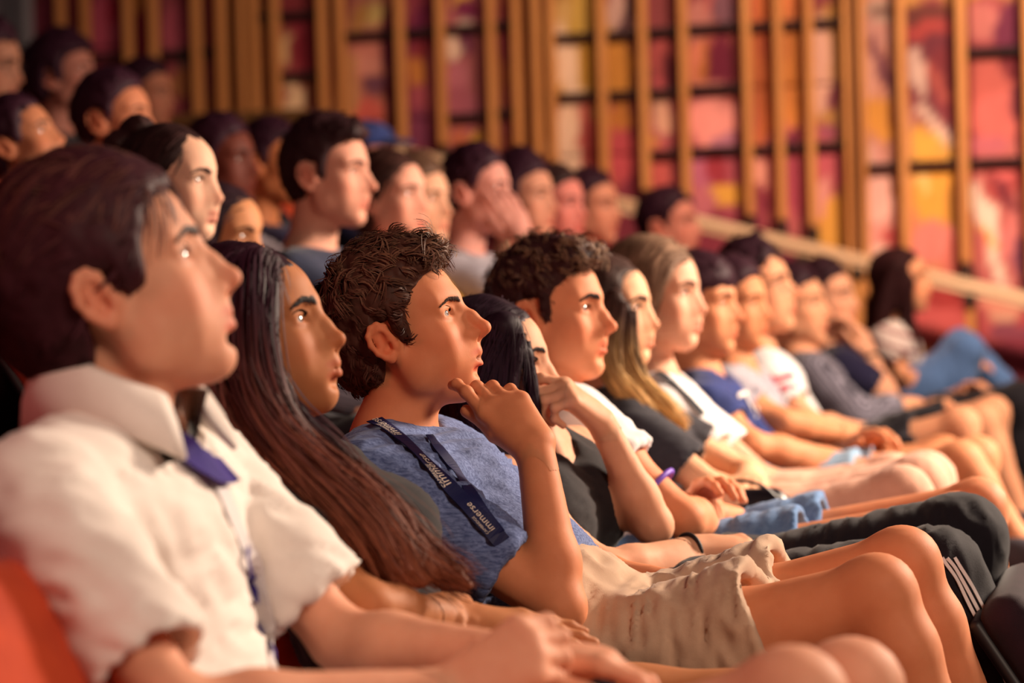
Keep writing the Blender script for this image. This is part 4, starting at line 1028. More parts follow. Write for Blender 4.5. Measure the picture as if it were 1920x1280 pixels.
# handrail following the stairs down the wall
RY = WY - .30
r0, r1 = onY(748, 281, RY), onY(1935, 560, RY)
rail = empty('handrail', tuple((r0 + r1) / 2)); tag(rail, 'long pale timber handrail sloping down along the painted side wall', 'handrail')
rail_w = wood_mat('rail_timber', 'cc9c78', 'ecc6a4', 0)
d = _n(r1 - r0); L = np.linalg.norm(r1 - r0); rot = Matrix(((d[0], 0, -d[2]), (0, 1, 0), (d[2], 0, d[0])))
for dz, h, dep, nm in ((.0, .040, .07, 'rail_board'), (-.036, .020, .05, 'rail_board')):
    bm = bmesh.new(); box_bm(bm, (0, 0, 0), (L + .4, dep, h)); o = bm_obj(nm, bm, rail_w, rail, .006, 2); o.parent = rail; o.matrix_parent_inverse = Matrix.Identity(4); o.location = (0, 0, dz); o.rotation_euler = rot.to_euler()
for px in (1240, 1524, 1622, 1824, 880):
    t = (px - 748) / (1935 - 748); p = r0 + (r1 - r0) * t; bm = bmesh.new()
    box_bm(bm, (0, 0, 0), (.04, .045, .55)); bm_obj('rail_post', bm, slat_wood, rail, .004, 1, loc=tuple(p + V3(0, .02, -.32))).matrix_parent_inverse = Matrix.Translation(rail.location).inverted()
    bm = bmesh.new(); box_bm(bm, (0, 0, 0), (.05, .06, .05)); bm_obj('rail_bracket', bm, foot, rail, .004, 1, loc=tuple(p + V3(0, .0, -.065))).matrix_parent_inverse = Matrix.Translation(rail.location).inverted()
# landing rail at the back and the grey door frame in the corner
a, b = onY(300, 226, WY - .35), onY(560, 216, WY - .35); bm = bmesh.new(); box_bm(bm, (0, 0, 0), (b[0] - a[0] + .1, .06, .05))
lr = empty('landing_rail', tuple((a + b) / 2)); tag(lr, 'level dark timber rail at the top landing behind the back rows', 'handrail')
o = bm_obj('rail_board', bm, wood_mat('rail_dark', '5a3c20', '7a5430', 0), lr, .006, 2); o.matrix_parent_inverse = Matrix.Identity(4)
for q in (-.30, 0, .30):
    bm = bmesh.new(); box_bm(bm, (0, 0, 0), (.04, .04, 2.06)); o = bm_obj('rail_post', bm, MATS['rail_dark'], lr, .004, 1); o.matrix_parent_inverse = Matrix.Identity(4); o.location = (q, 0, -1.05)
a, b = onY(-60, 100, WY - .1), onY(47, 100, WY - .1)
dr = slab('door_1', (a[0], WY - .12, .8), (b[0], WY + .02, 3.6), plain_mat('door_grey', '8c8890', .6, .3), .01)
for q in (-20, 18, 40):
    p = onY(q, 100, WY - .12); bm = bmesh.new(); box_bm(bm, (0, 0, 0), (.035, .03, 2.6)); o = bm_obj('door_stile', bm, plain_mat('door_stile_grey', '5c5a62', .5, .4), None, .005, 1, loc=(p[0], WY - .13, 2.2)); o.parent = dr

# ------------------------------------------------------------------ theatre seats
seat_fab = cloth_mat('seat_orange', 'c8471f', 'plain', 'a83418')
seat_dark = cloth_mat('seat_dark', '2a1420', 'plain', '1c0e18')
iron = plain_mat('seat_iron', '1c161a', .5, .4)
def make_seat(fab, bh=.36):
    r = empty('theatre_seat', (0, 0, 0))
    def pt(nm, c, s, m, rot=None, bev=.02, seg=3):
        bm = bmesh.new(); box_bm(bm, c, s, rot); return bm_obj(nm, bm, m, r, bev, seg, True)
    pt('seat_cushion', (-.02, 0, .245), (.46, .42, .10), fab, Matrix.Rotation(math.radians(-9), 3, 'Y'), .035, 3)
    pt('backrest', (-.38, 0, .54), (.08, .42, bh), fab, Matrix.Rotation(math.radians(-33), 3, 'Y'), .035, 3)
    pt('back_panel', (-.42, 0, .525), (.02, .40, bh - .04), iron, Matrix.Rotation(math.radians(-33), 3, 'Y'), .008, 2)
    for q in (-1, 1): pt('side_frame', (-.10, .222 * q, .22), (.07, .022, .44), iron, None, .006, 2)
    pt('foot_plate', (-.10, 0, .012), (.20, .47, .024), iron, None, .006, 1)
    return r
def copy_tree(o, parent=None):
    c = o.copy(); COL.objects.link(c); c.parent = parent
    for ch in o.children: copy_tree(ch, c)
    return c
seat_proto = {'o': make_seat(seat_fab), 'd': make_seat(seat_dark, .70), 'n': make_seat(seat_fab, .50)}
_used = set()
def seat(kind, x, y, z, label, group):
    o = seat_proto[kind] if kind not in _used else copy_tree(seat_proto[kind]); _used.add(kind)
    o.location = (x, y, z); tag(o, label, 'theatre seat', group); return o
# ------------------------------------------------------------------ the front row in view
DK = (.020, .0065, .0085)
def F_(**k): return dict(FACE0, **k)
MALE = F_(); FEM = F_(female=True, jaw=.90, brow=.72, lips=1.12, wide=.97, nose=-.005, nosew=.9, chin=-.004, chinz=.004, ear=.9, cheek=1.1)
def px(x, y, Y): return onY(x, y, Y)
cream = cloth_mat('polo_white', 'f4ece4', 'plain', 'e8ddd4'); purple = cloth_mat('purple', '3c2c86', 'plain', '33267a')
black = cloth_mat('black', '1e181e', 'heather', '161216'); blue_h = cloth_mat('blue_heather', '7486b6', 'heather', '42507e'); khaki = cloth_mat('khaki', 'c4a68c', 'plain', 'a88a72')
white = cloth_mat('white', 'e8e4e4', 'plain', 'dcd6d8'); charcoal = cloth_mat('charcoal', '36343c', 'heather', '26242c'); navy = cloth_mat('navy', '26346e', 'plain', '1e2a5c')
denim = cloth_mat('denim', '6f93c0', 'denim', '4a6c9c'); ldenim = cloth_mat('denim_light', 'a0bcd4', 'denim', '6c90b4'); blackp = cloth_mat('black_trousers', '1a161e', 'plain', '120e16')
pinkp = cloth_mat('beige_trousers', 'd8a68e', 'plain', 'c4927c'); greyt = cloth_mat('grey', 'a8a2ac', 'plain', '8e8894'); knit = cloth_mat('grey_knit', '8a8494', 'rib', '3c3844'); navyv = cloth_mat('navy_dark', '201c3c', 'plain', '181430')
ROW = {}

# P1: boy in the white polo shirt
y = 2.31; fp = F_(nose=.002, lips=1.2, jaw=.97, brow=.8, ear=.88)
hd, pt = fit_head(y, math.radians(23), dict(tip=(442, 506), pogonion=(434, 652, .8), tragion=(200, 600, .5), glabella=(378, 432)), fp, 1.07)
J = joints(y, hd, neck=px(205, 792, y), hip=V3(-.97, y, .28), W=.195, elR=px(330, 1340, y - .25), wrR=px(850, 1300, y - .05), elL=px(640, 1200, y + .20), wrL=px(980, 1235, y + .10), knR=px(1480, 1325, y - .10), knL=px(1590, 1300, y + .10))
ROW[1] = build_person('boy in a white polo shirt with a purple inner collar, swept brown hair', y, hd, fp, rgb('e0a284'), J, hair=hair_short,
    hairkw=dict(tone=(.050, .014, .020), top=.020, side=.018, front=-.016, quiff=0, back=.016, line=HL_MED, nstr=3500, L=.070, lift=.05, wid=.0022, seed=4, rough=.0015, tip=(.15, .062, .048), crown=(.16, -.02, .16)),  # tip lightens the top strands: hair highlights painted into the colour
    shirt=cream, shirtkw=dict(sleeve=.80, loose=.017, neckcut=.070, vneck=.10), pants=navy, pantskw=dict(to=.30), hands=dict(R=dict(d=(.75, .35, .45), b=(.2, -.75, .6), curl='half', thumb='tuck'), L=dict(d=(.95, .0, -.02), b=(0, 0, 1), curl='relax')),
    cell=.013, hcell=.0028, ccell=.009, wr=.008, gaze=(1, .1, .15), brow=(.05, .022, .016), seed=1)
# P2: girl with the long dark hair
y = 2.82; fp = dict(FEM, nose=-.002, nosez=-.001, lips=1.25, brow=.8)
hd, pt = fit_head(y, math.radians(5), dict(tip=(640, 632), menton=(617, 764), glabella=(594, 555), eye=(568, 602, .7)), fp, .96)
J = joints(y, hd, fem=True, W=.150, neck=px(500, 850, y), hip=V3(-.84, y, .34), elR=px(690, 1140, y - .20), wrR=px(855, 1165, y - .03), wrL=px(800, 1165, y + .06), knR=V3(-.40, y - .10, .38), knL=V3(-.40, y + .10, .38))
G = lambda pts, off: [px(a, b, y + off + (0 if len(c) == 0 else c[0])) for a, b, *c in pts]
hg = [(G([(462, 494, .085), (438, 530, .035), (424, 590), (412, 690), (440, 800), (520, 910), (610, 1010), (680, 1085)], -.135), .020, .034), (G([(490, 488, .085), (468, 528, .03), (456, 590), (462, 700), (515, 810), (600, 900), (690, 990), (740, 1085)], -.14), .020, .036),
      (G([(506, 496, .075), (486, 542, .03), (474, 620), (498, 740), (570, 850), (680, 950), (740, 1030), (790, 1085)], -.13), .014, .034), (G([(484, 660), (535, 790), (625, 870), (720, 950), (790, 1040), (880, 1098)], -.10), .018, .020),
      (G([(420, 600), (372, 730), (400, 850), (470, 950), (560, 1030), (620, 1080)], -.12), .032, .026), (G([(400, 620), (350, 760), (360, 880), (420, 980), (480, 1060)], .0), .035, .03)]
ROW[2] = build_person('girl with very long dark hair fading to auburn, black top, arms folded', y, hd, fp, rgb('b87850'), J, fem=True, bust=.8, hair=hair_long,
    hairkw=dict(guides=hg, tone=(.034, .010, .020), tip=(.26, .080, .040), nstr=370, seed=7, wid=.0026, wave=.012, cell=.0036, tipfrac=.72, capstr=700),
    shirt=black, shirtkw=dict(sleeve=.5, loose=.010, neckcut=.065), pants=blackp, pantskw=dict(to=.42, loose=.012), hands=dict(R=dict(d=(.9, .35, -.12), b=(.1, -.4, 1), curl='flat')), cell=.012, hcell=.0024, ccell=.008, gaze=(1, .05, .22), brow=(.012, .006, .007), browkw=dict(thick=.005), seed=2, iris=(.035, .015, .01))
# P3: boy with the hand at his chin
y = 3.29; fp = F_(nose=.006, nosez=.0, bridge=.0025, lips=1.15, open=.0065, jaw=.98, brow=1.0, chin=-.010, ear=.86)
hd, pt = fit_head(y, math.radians(7), dict(tip=(910, 612), pogonion=(866, 712, .6), tragion=(757, 654), glabella=(856, 545)), fp, 1.0)
wr = px(1003, 838, y - .115)
J = joints(y, hd, neck=px(716, 822, y), hip=V3(-.77, y, .37), W=.185, elR=px(1050, 1140, y - .19), wrR=wr, elL=px(1075, 1080, y + .24), wrL=px(1310, 1110, y + .09), knR=px(1640, 1118, y - .10), knL=px(1688, 1062, y + .10), anR=px(1790, 1430, y - .12), anL=px(1850, 1400, y + .12), neckr=.053)
kn = px(935, 756, y - .085)
ROW[3] = build_person('boy with curly brown hair, blue heather t-shirt and navy lanyard, hand at his chin', y, hd, fp, rgb('d68a62'), J, hair=hair_short,
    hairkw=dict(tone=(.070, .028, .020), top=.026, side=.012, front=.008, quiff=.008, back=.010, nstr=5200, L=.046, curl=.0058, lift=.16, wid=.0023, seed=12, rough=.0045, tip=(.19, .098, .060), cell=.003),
    shirt=blue_h, shirtkw=dict(sleeve=.72, loose=.013, neckcut=.068, vneck=.05), pants=khaki, pantskw=dict(to=.62, loose=.023),
    hands=dict(R=dict(d=kn - wr, b=(.28, -.80, .42), curl=[(-.08, .45, .55), (.22, 1.25, .9), (.34, 1.4, 1.0), (.4, 1.45, 1.0)], spread=.03, sc=.97, thumb=[(.92, .34, -.2), (1, .02, -.1), (.95, .3, .0)]), L=dict(d=(.95, -.1, -.1), b=(0, 0, 1), curl='relax')),
    cell=.0075, hcell=.0019, handcell=.0023, ccell=.0065, wr=.009, gaze=(1, .05, .25), brow=(.045, .020, .014), browkw=dict(lift=-.0038, thick=.0025), seed=3, iris=(.07, .04, .02))
# P4: girl looking down behind him
y = 3.74; fp = dict(FEM)
hd, pt = fit_head(y, math.radians(4), dict(tip=(1056, 712), glabella=(1020, 655), menton=(1006, 800, .3)), fp, .97)
wl = px(1128, 792, y + .0)
J = joints(y, hd, fem=True, neck=px(985, 830, y), hip=V3(-.97, y, .34), elR=px(1135, 1072, y - .19), wrR=px(1305, 1030, y - .03), elL=px(1226, 985, y + .04), wrL=wl, shL=px(1085, 850, y + .15), knR=px(1755, 1075, y - .09), knL=px(1800, 1010, y + .10), anR=px(1960, 1420, y - .10))
hg = [(G([(935, 615), (905, 690), (895, 780), (930, 860), (1000, 930), (1050, 985)], -.12), .034, .024), (G([(955, 620), (945, 690), (940, 780), (965, 850), (1020, 910), (1062, 960)], -.11), .028, .016), (G([(985, 640), (995, 710), (1008, 790), (1030, 850), (1050, 900)], -.075), .008, .006), (G([(900, 640), (870, 740), (850, 830), (880, 920)], .02), .04, .03)]
ROW[4] = build_person('girl with straight black hair in a black tank top, looking down, knuckles against her mouth', y, hd, fp, rgb('d8a080'), J, fem=True, bust=1.0, hair=hair_long,
    hairkw=dict(guides=hg, tone=(.022, .009, .018), tip=(.07, .024, .020), nstr=300, seed=17, wid=.0024, wave=.003, cell=.005, tipfrac=.4, capstr=800, mass=.8),
    shirt=black, shirtkw=dict(tank=True, loose=.015, neckcut=.060, vneck=.05), pants=blackp, pantskw=dict(to=1.0, loose=.016),
    hands=dict(L=dict(d=(-.52, -.45, .62), b=(.55, -.15, .80), curl=[(.55, .75, .5), (.95, 1.2, .7), (1.05, 1.3, .8), (1.1, 1.3, .8)], thumb='tuck'), R=dict(d=(.85, .45, .02), b=(.0, -.3, 1), curl='half')), cell=.012, hcell=.0026, handcell=.0028, ccell=.008, gaze=(1, 0, -.5), brow=(.015, .008, .008), seed=4)
band('hair_tie', ROW[4]['root'], J['wrR'] - _n(J['wrR'] - J['elR']) * .015, J['wrR'] - J['elR'], .027, plain_mat('elastic_black', '141016', .6), .0035)
# P5: boy with the quiff
y = 4.16; fp = F_(nose=.003, jaw=1.0, brow=1.1, lips=1.05)
hd, pt = fit_head(y, math.radians(-4), dict(tip=(1151, 606), menton=(1112, 704), tragion=(1022, 606), glabella=(1115, 560)), fp, 1.0)
J = joints(y, hd, neck=px(1020, 742, y), hip=V3(-.93, y, .36), elR=px(1285, 975, y - .19), wrR=px(1335, 965, y + .0), wrL=px(1300, 950, y + .05), knR=px(1790, 985, y - .10), knL=px(1830, 955, y + .12), shR=px(1085, 800, y - .18))
ROW[5] = build_person('boy with a brown quiff in a white t-shirt and denim shorts', y, hd, fp, rgb('d88e68'), J, hair=hair_short,
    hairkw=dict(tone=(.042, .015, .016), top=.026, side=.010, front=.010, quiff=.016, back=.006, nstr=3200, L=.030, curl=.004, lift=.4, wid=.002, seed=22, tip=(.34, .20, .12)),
    shirt=white, shirtkw=dict(sleeve=.45, loose=.014), pants=denim, pantskw=dict(to=.58, loose=.022), cell=.014, handcell=.0045, hcell=.0028, ccell=.009, gaze=(1, 0, .15), seed=5)
band('wristband', ROW[5]['root'], J['elR'] + (J['shR'] - J['elR']) * .30, J['shR'] - J['elR'], .047, plain_mat('band_purple', '7a50c8', .5), .005)
# P6: girl with blond tips
y = 4.75; fp = dict(FEM)
hd, pt = fit_head(y, math.radians(-4), dict(tip=(1237, 607), menton=(1202, 680), glabella=(1212, 556), eye=(1199, 582, .6)), fp, .95)
J = joints(y, hd, fem=True, W=.148, neck=px(1150, 732, y), hip=V3(-.97, y, .36), elR=px(1368, 938, y - .17), wrR=px(1290, 872, y + .10), wrL=px(1400, 900, y - .02), elL=px(1400, 890, y + .18), shR=px(1180, 800, y - .14), knR=px(1690, 935, y - .09), knL=px(1720, 915, y + .09))
hg = [(G([(1150, 560), (1136, 640), (1150, 700), (1185, 745), (1225, 790)], -.13), .030, .020), (G([(1172, 580), (1172, 650), (1196, 710), (1240, 755), (1285, 805)], -.11), .024, .016), (G([(1130, 560), (1100, 650), (1110, 720), (1160, 770)], .0), .035, .02)]
ROW[6] = build_person('girl with dark roots and blond lengths, charcoal v-neck t-shirt, arms crossed', y, hd, fp, rgb('dea884'), J, fem=True, bust=.7, hair=hair_long,
    hairkw=dict(guides=hg, tone=(.045, .02, .016), tip=(.95, .56, .20), nstr=320, seed=27, wid=.003, wave=.006, cell=.006, tipfrac=.9, capstr=400), shirt=charcoal, shirtkw=dict(sleeve=.6, vneck=.12), pants=pinkp, pantskw=dict(to=1.0, loose=.008), wr=.0025, cell=.014, handcell=.0045, hcell=.0028, ccell=.009, gaze=(1, .0, .2), seed=6)
# P7: girl with swept-back fair hair, white top, black straps
y = 5.20; fp = dict(FEM, jaw=.96)
hd, pt = fit_head(y, math.radians(-8), dict(tip=(1329, 574), menton=(1288, 655), glabella=(1302, 530), eye=(1294, 552, .6)), fp, 1.02)
J = joints(y, hd, fem=True, W=.15, neck=px(1225, 712, y), hip=V3(-1.0, y, .36), elR=px(1405, 898, y - .16), wrR=px(1335, 866, y - .03), elL=px(1440, 905, y + .16), wrL=px(1385, 885, y - .03), knR=px(1735, 905, y - .09), shR=px(1250, 775, y - .14))
ROW[7] = build_person('girl with swept-back ash brown hair in a white top with a dark lanyard', y, hd, fp, rgb('d6a084'), J, fem=True, bust=.7, hair=hair_long,
    hairkw=dict(guides=[], tone=(.20, .115, .075), nstr=0, seed=31, capth=.017, cell=.006, capstr=1600, wid=.0032, behind_ear=True), shirt=white, shirtkw=dict(sleeve=.6, vneck=.10), pants=pinkp, pantskw=dict(to=1.0, loose=.008), wr=.0025, hands=dict(R=dict(d=(-.4, .35, .8), b=(.5, -.8, .2), curl='flat'), L=dict(d=(.1, -.9, .1), b=(.5, 0, .9), curl='relax')), cell=.014, handcell=.0045, hcell=.0028, ccell=.009, gaze=(1, 0, .1), brow=(.06, .035, .025), seed=7)
# P8: boy in navy t-shirt
y = 5.72; fp = F_(nose=.0, jaw=.95)
hd, pt = fit_head(y, math.radians(-8), dict(tip=(1397, 590), menton=(1362, 664), glabella=(1372, 553), eye=(1362, 572, .6)), fp, .98)
J = joints(y, hd, neck=px(1306, 705, y), hip=V3(-1.0, y, .36), elR=px(1410, 835, y - .22), wrR=px(1590, 868, y - .03), knR=px(1800, 870, y - .10), knL=px(1830, 860, y + .1), shR=px(1325, 765, y - .17), arms='thigh', anR=px(1905, 1010, y - .1))
ROW[8] = build_person('boy with a black fringe in a navy t-shirt with a pale print', y, hd, fp, rgb('cc8a64'), J, hair=hair_short,
    hairkw=dict(tone=(.030, .009, .016), top=.018, side=.014, front=.014, line=[(-.14, -.062), (-.07, -.068), (-.030, -.055), (-.021, -.010), (-.016, .020), (.030, .020), (.05, .045), (.08, .050), (.13, .052)], nstr=1200, L=.03, lift=.1, wid=.003, cell=.005, seed=41), shirt=navy, shirtkw=dict(sleeve=.55), pants=ldenim, pantskw=dict(to=.58), cell=.014, handcell=.0045, hcell=.0028, ccell=.010, gaze=(1, 0, .1), seed=8)
# P9: person in grey
y = 6.2; fp = F_(jaw=.95)
hd, pt = fit_head(y, math.radians(-12), dict(tip=(1452, 592), menton=(1420, 655), glabella=(1428, 552), eye=(1415, 563, .6)), fp, .95)
J = joints(y, hd, neck=px(1375, 695, y), hip=V3(-.98, y, .34), wrR=px(1590, 815, y - .05), elR=px(1470, 790, y - .2))
ROW[9] = build_person('boy in a light grey t-shirt between the navy and white t-shirts', y, hd, fp, rgb('cc8860'), J, hair=hair_short, hairkw=dict(tone=(.030, .009, .016), nstr=500, L=.03, wid=.004, cell=.006, seed=43, line=HL_MED), shirt=greyt, shirtkw=dict(sleeve=.55), pants=blackp, pantskw=dict(to=.6), cell=.012, hcell=.004, ccell=.011, handcell=.0045, seed=9)
# P10: boy with glasses
y = 6.66; fp = F_(nose=.006)
hd, pt = fit_head(y, math.radians(-6), dict(tip=(1502, 546), menton=(1480, 624), glabella=(1474, 510), tragion=(1404, 552, .5)), fp, 1.05)
J = joints(y, hd, neck=px(1415, 668, y), hip=V3(-.97, y, .36), elR=px(1520, 795, y - .2), wrR=px(1640, 815, y + .0), knR=px(1800, 800, y - .1), shR=px(1440, 708, y - .17))
ROW[10] = build_person('boy with dark-rimmed glasses in a white t-shirt with a red print', y, hd, fp, rgb('dc9c78'), J, hair=hair_short, hairkw=dict(tone=(.030, .009, .016), top=.03, nstr=700, L=.04, wid=.004, cell=.006, seed=47), shirt=white, shirtkw=dict(sleeve=.62), pants=blackp, pantskw=dict(to=.75), cell=.012, hcell=.004, ccell=.011, handcell=.0045, seed=10)
glasses('glasses', ROW[10]['root'], hd, plain_mat('glasses_rim', '181214', .3))
# P11: person in grey knit
y = 7.35; fp = F_(nose=.0)
hd, pt = fit_head(y, math.radians(-10), dict(tip=(1562, 585), menton=(1538, 645), glabella=(1540, 553)), fp, 1.0)
J = joints(y, hd, neck=px(1498, 675, y), hip=V3(-.93, y, .36), elR=px(1600, 780, y - .22), wrR=px(1680, 760, y - .05), knR=px(1840, 790, y - .1), knL=px(1860, 775, y + .1), shR=px(1522, 705, y - .17), anR=px(1912, 960, y - .1))
ROW[11] = build_person('person in a grey ribbed knit sweater and black shorts, bare knees', y, hd, fp, rgb('e0a07c'), J, hair=hair_short, hairkw=dict(tone=(.030, .009, .016), top=.02, nstr=500, L=.03, wid=.004, cell=.006, seed=53, line=HL_MED), shirt=knit, shirtkw=dict(sleeve=1.9, loose=.016), pants=blackp, pantskw=dict(to=.78, loose=.02), cell=.012, hcell=.004, ccell=.011, handcell=.0045, seed=11)
# P12: person with the hand on the mouth
y = 8.05; fp = F_(nose=.0)
hd, pt = fit_head(y, math.radians(-14), dict(tip=(1618, 570), menton=(1590, 632), glabella=(1592, 535)), fp, 1.0)
J = joints(y, hd, neck=px(1560, 658, y), hip=V3(-.88, y, .38), elR=px(1668, 748, y - .16), wrR=px(1632, 668, y - .08), shR=px(1580, 690, y - .18))
ROW[12] = build_person('person in a dark navy top with a hand over the mouth and a wristwatch', y, hd, fp, rgb('e4a688'), J, hair=hair_short, hairkw=dict(tone=(.030, .009, .016), nstr=500, L=.03, wid=.004, cell=.006, seed=57), shirt=navyv, shirtkw=dict(sleeve=.7), pants=blackp, pantskw=dict(to=1.0), hands=dict(R=dict(d=(-.35, .1, .9), b=(.9, -.3, .2), curl='relax')), cell=.012, hcell=.004, ccell=.011, handcell=.004, seed=12)
band('wristwatch', ROW[12]['root'], J['wrR'] - _n(J['wrR'] - J['elR']) * .01, J['wrR'] - J['elR'], .029, plain_mat('watch_black', '181418', .4), .006)
# P13: girl at the far end with ripped jeans
y = 8.75; fp = dict(FEM)
hd, pt = fit_head(y, math.radians(-10), dict(tip=(1750, 535), menton=(1728, 592), glabella=(1735, 503)), fp, .98)
J = joints(y, hd, fem=True, neck=px(1672, 610, y), hip=px(1690, 760, y), elR=px(1690, 700, y - .18), wrR=px(1700, 745, y - .06), knR=px(1812, 660, y - .10), knL=px(1800, 650, y + .12), anR=px(1720, 760, y - .1) + V3(.1, 0, -.1), anL=px(1880, 720, y + .12))
hg = [(G([(1680, 500), (1660, 560), (1652, 630), (1650, 700)], -.09), .04, .03), (G([(1705, 520), (1700, 580), (1712, 640), (1708, 690)], -.07), .026, .02), (G([(1672, 500), (1640, 580), (1632, 660)], .0), .04, .03)]
ROW[13] = build_person('girl with long auburn hair in a white striped top and ripped jeans', y, hd, fp, rgb('e09a76'), J, fem=True, hair=hair_long,
    hairkw=dict(guides=hg, tone=(.035, .010, .012), tip=(.08, .022, .016), nstr=120, seed=61, wid=.005, cell=.008, capstr=200), shirt=cloth_mat('white_stripe', 'dcc8c4', 'stripe', '8c5458'), shirtkw=dict(sleeve=.75), pants=cloth_mat('jeans', '5c7ab0', 'denim', '44608e'), pantskw=dict(to=1.0, loose=.01), cell=.013, hcell=.0045, ccell=.012, handcell=.005, seed=13)
# ------------------------------------------------------------------ the rows behind
def back(label, row, marks, yawd, fp, tone, hairkw, shirt, xhead, s0=1.0, fem=False, hair=hair_short, drop=0.0, shirtkw=None, arms='lap', group=None, pants=None, **kw):
    first = list(marks.values())[0]; p = onX(first[0], first[1], xhead); y = p[1]
    hd, pt = fit_head(y, math.radians(yawd), marks, fp, s0)
    fl = STEP * (row - 1) + FZ
    J = joints(y, hd, floor=fl, fem=fem, arms=arms, hip=V3(hd[2][0] + .26, y, hd[2][2] - .52), **{k: v for k, v in kw.items() if k in ('wrR', 'elR', 'neck')})
    for q in ('R', 'L'):
        J['kn' + q] = J['hp' + q] + V3(.38, -.02 if q == 'R' else .02, .04)
        J['an' + q] = J['kn' + q] + V3(.02, 0, -max(.3, J['kn' + q][2] - fl - .08))
    hk = dict(nstr=250, wid=.005, cell=.007) if hair is hair_short else dict(nstr=80, capstr=200, wid=.005, cell=.008)
    hk.update(hairkw)
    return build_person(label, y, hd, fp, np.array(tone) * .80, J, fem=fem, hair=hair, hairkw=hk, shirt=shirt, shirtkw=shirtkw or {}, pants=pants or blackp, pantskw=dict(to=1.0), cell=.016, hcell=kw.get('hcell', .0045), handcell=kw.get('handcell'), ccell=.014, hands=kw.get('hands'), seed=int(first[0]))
R2 = -1.85 + .12; R3 = -2.65 + .12; R4 = -3.45 + .12
pl, md, dk = rgb('e2a488'), rgb('c8875f'), rgb('5c3024')
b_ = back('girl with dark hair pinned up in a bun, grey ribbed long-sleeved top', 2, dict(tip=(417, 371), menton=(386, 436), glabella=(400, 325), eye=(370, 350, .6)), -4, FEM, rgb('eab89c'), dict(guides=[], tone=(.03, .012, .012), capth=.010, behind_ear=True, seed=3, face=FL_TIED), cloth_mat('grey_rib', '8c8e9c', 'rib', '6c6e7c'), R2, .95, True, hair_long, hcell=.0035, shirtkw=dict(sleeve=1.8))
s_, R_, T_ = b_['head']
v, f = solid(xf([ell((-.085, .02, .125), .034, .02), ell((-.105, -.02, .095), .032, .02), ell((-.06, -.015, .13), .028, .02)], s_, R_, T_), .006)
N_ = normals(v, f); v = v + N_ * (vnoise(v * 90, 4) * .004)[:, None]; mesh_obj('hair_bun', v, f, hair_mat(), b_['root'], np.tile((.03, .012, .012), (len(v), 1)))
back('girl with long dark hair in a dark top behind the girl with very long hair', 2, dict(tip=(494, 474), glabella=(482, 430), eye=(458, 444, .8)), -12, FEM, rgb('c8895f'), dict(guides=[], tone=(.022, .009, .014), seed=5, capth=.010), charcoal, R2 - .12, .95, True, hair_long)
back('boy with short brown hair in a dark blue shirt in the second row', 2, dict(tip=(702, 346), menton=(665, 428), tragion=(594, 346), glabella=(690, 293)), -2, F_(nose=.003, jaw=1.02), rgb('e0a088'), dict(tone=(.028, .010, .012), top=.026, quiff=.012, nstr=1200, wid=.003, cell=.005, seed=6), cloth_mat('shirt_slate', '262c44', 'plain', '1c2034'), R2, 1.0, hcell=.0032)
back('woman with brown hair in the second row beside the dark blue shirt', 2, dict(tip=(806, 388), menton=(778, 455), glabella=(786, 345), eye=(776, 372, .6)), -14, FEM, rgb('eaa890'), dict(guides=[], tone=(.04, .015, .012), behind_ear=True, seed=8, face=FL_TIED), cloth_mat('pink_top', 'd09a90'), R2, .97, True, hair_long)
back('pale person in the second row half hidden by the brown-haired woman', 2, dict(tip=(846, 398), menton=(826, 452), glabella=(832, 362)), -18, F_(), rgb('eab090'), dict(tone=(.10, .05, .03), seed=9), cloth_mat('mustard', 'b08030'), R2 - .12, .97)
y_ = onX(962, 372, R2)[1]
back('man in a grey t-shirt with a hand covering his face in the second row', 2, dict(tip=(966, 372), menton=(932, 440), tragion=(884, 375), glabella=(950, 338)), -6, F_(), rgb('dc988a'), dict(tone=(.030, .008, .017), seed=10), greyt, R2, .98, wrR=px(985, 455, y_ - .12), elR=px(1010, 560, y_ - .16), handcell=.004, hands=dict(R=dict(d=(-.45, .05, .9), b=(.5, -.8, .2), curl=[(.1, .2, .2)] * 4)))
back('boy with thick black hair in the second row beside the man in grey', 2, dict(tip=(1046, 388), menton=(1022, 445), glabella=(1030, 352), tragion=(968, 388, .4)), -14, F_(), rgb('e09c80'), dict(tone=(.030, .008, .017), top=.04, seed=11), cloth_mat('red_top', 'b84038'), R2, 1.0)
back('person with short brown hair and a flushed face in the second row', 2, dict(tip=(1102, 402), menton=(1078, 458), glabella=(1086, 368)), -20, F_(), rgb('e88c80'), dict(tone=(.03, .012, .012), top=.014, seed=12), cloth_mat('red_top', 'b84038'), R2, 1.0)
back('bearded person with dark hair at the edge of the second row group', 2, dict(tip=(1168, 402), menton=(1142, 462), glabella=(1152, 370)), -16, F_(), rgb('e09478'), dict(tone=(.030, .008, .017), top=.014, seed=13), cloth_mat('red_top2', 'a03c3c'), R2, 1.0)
back('boy with a black crop sitting alone below the handrail', 2, dict(tip=(1316, 432), menton=(1294, 492), tragion=(1246, 438), glabella=(1302, 396)), -8, F_(), rgb('dc8a78'), dict(tone=(.030, .008, .017), top=.022, side=.012, seed=14), cloth_mat('dark_top', '30202c'), R2 + .15, 1.05)
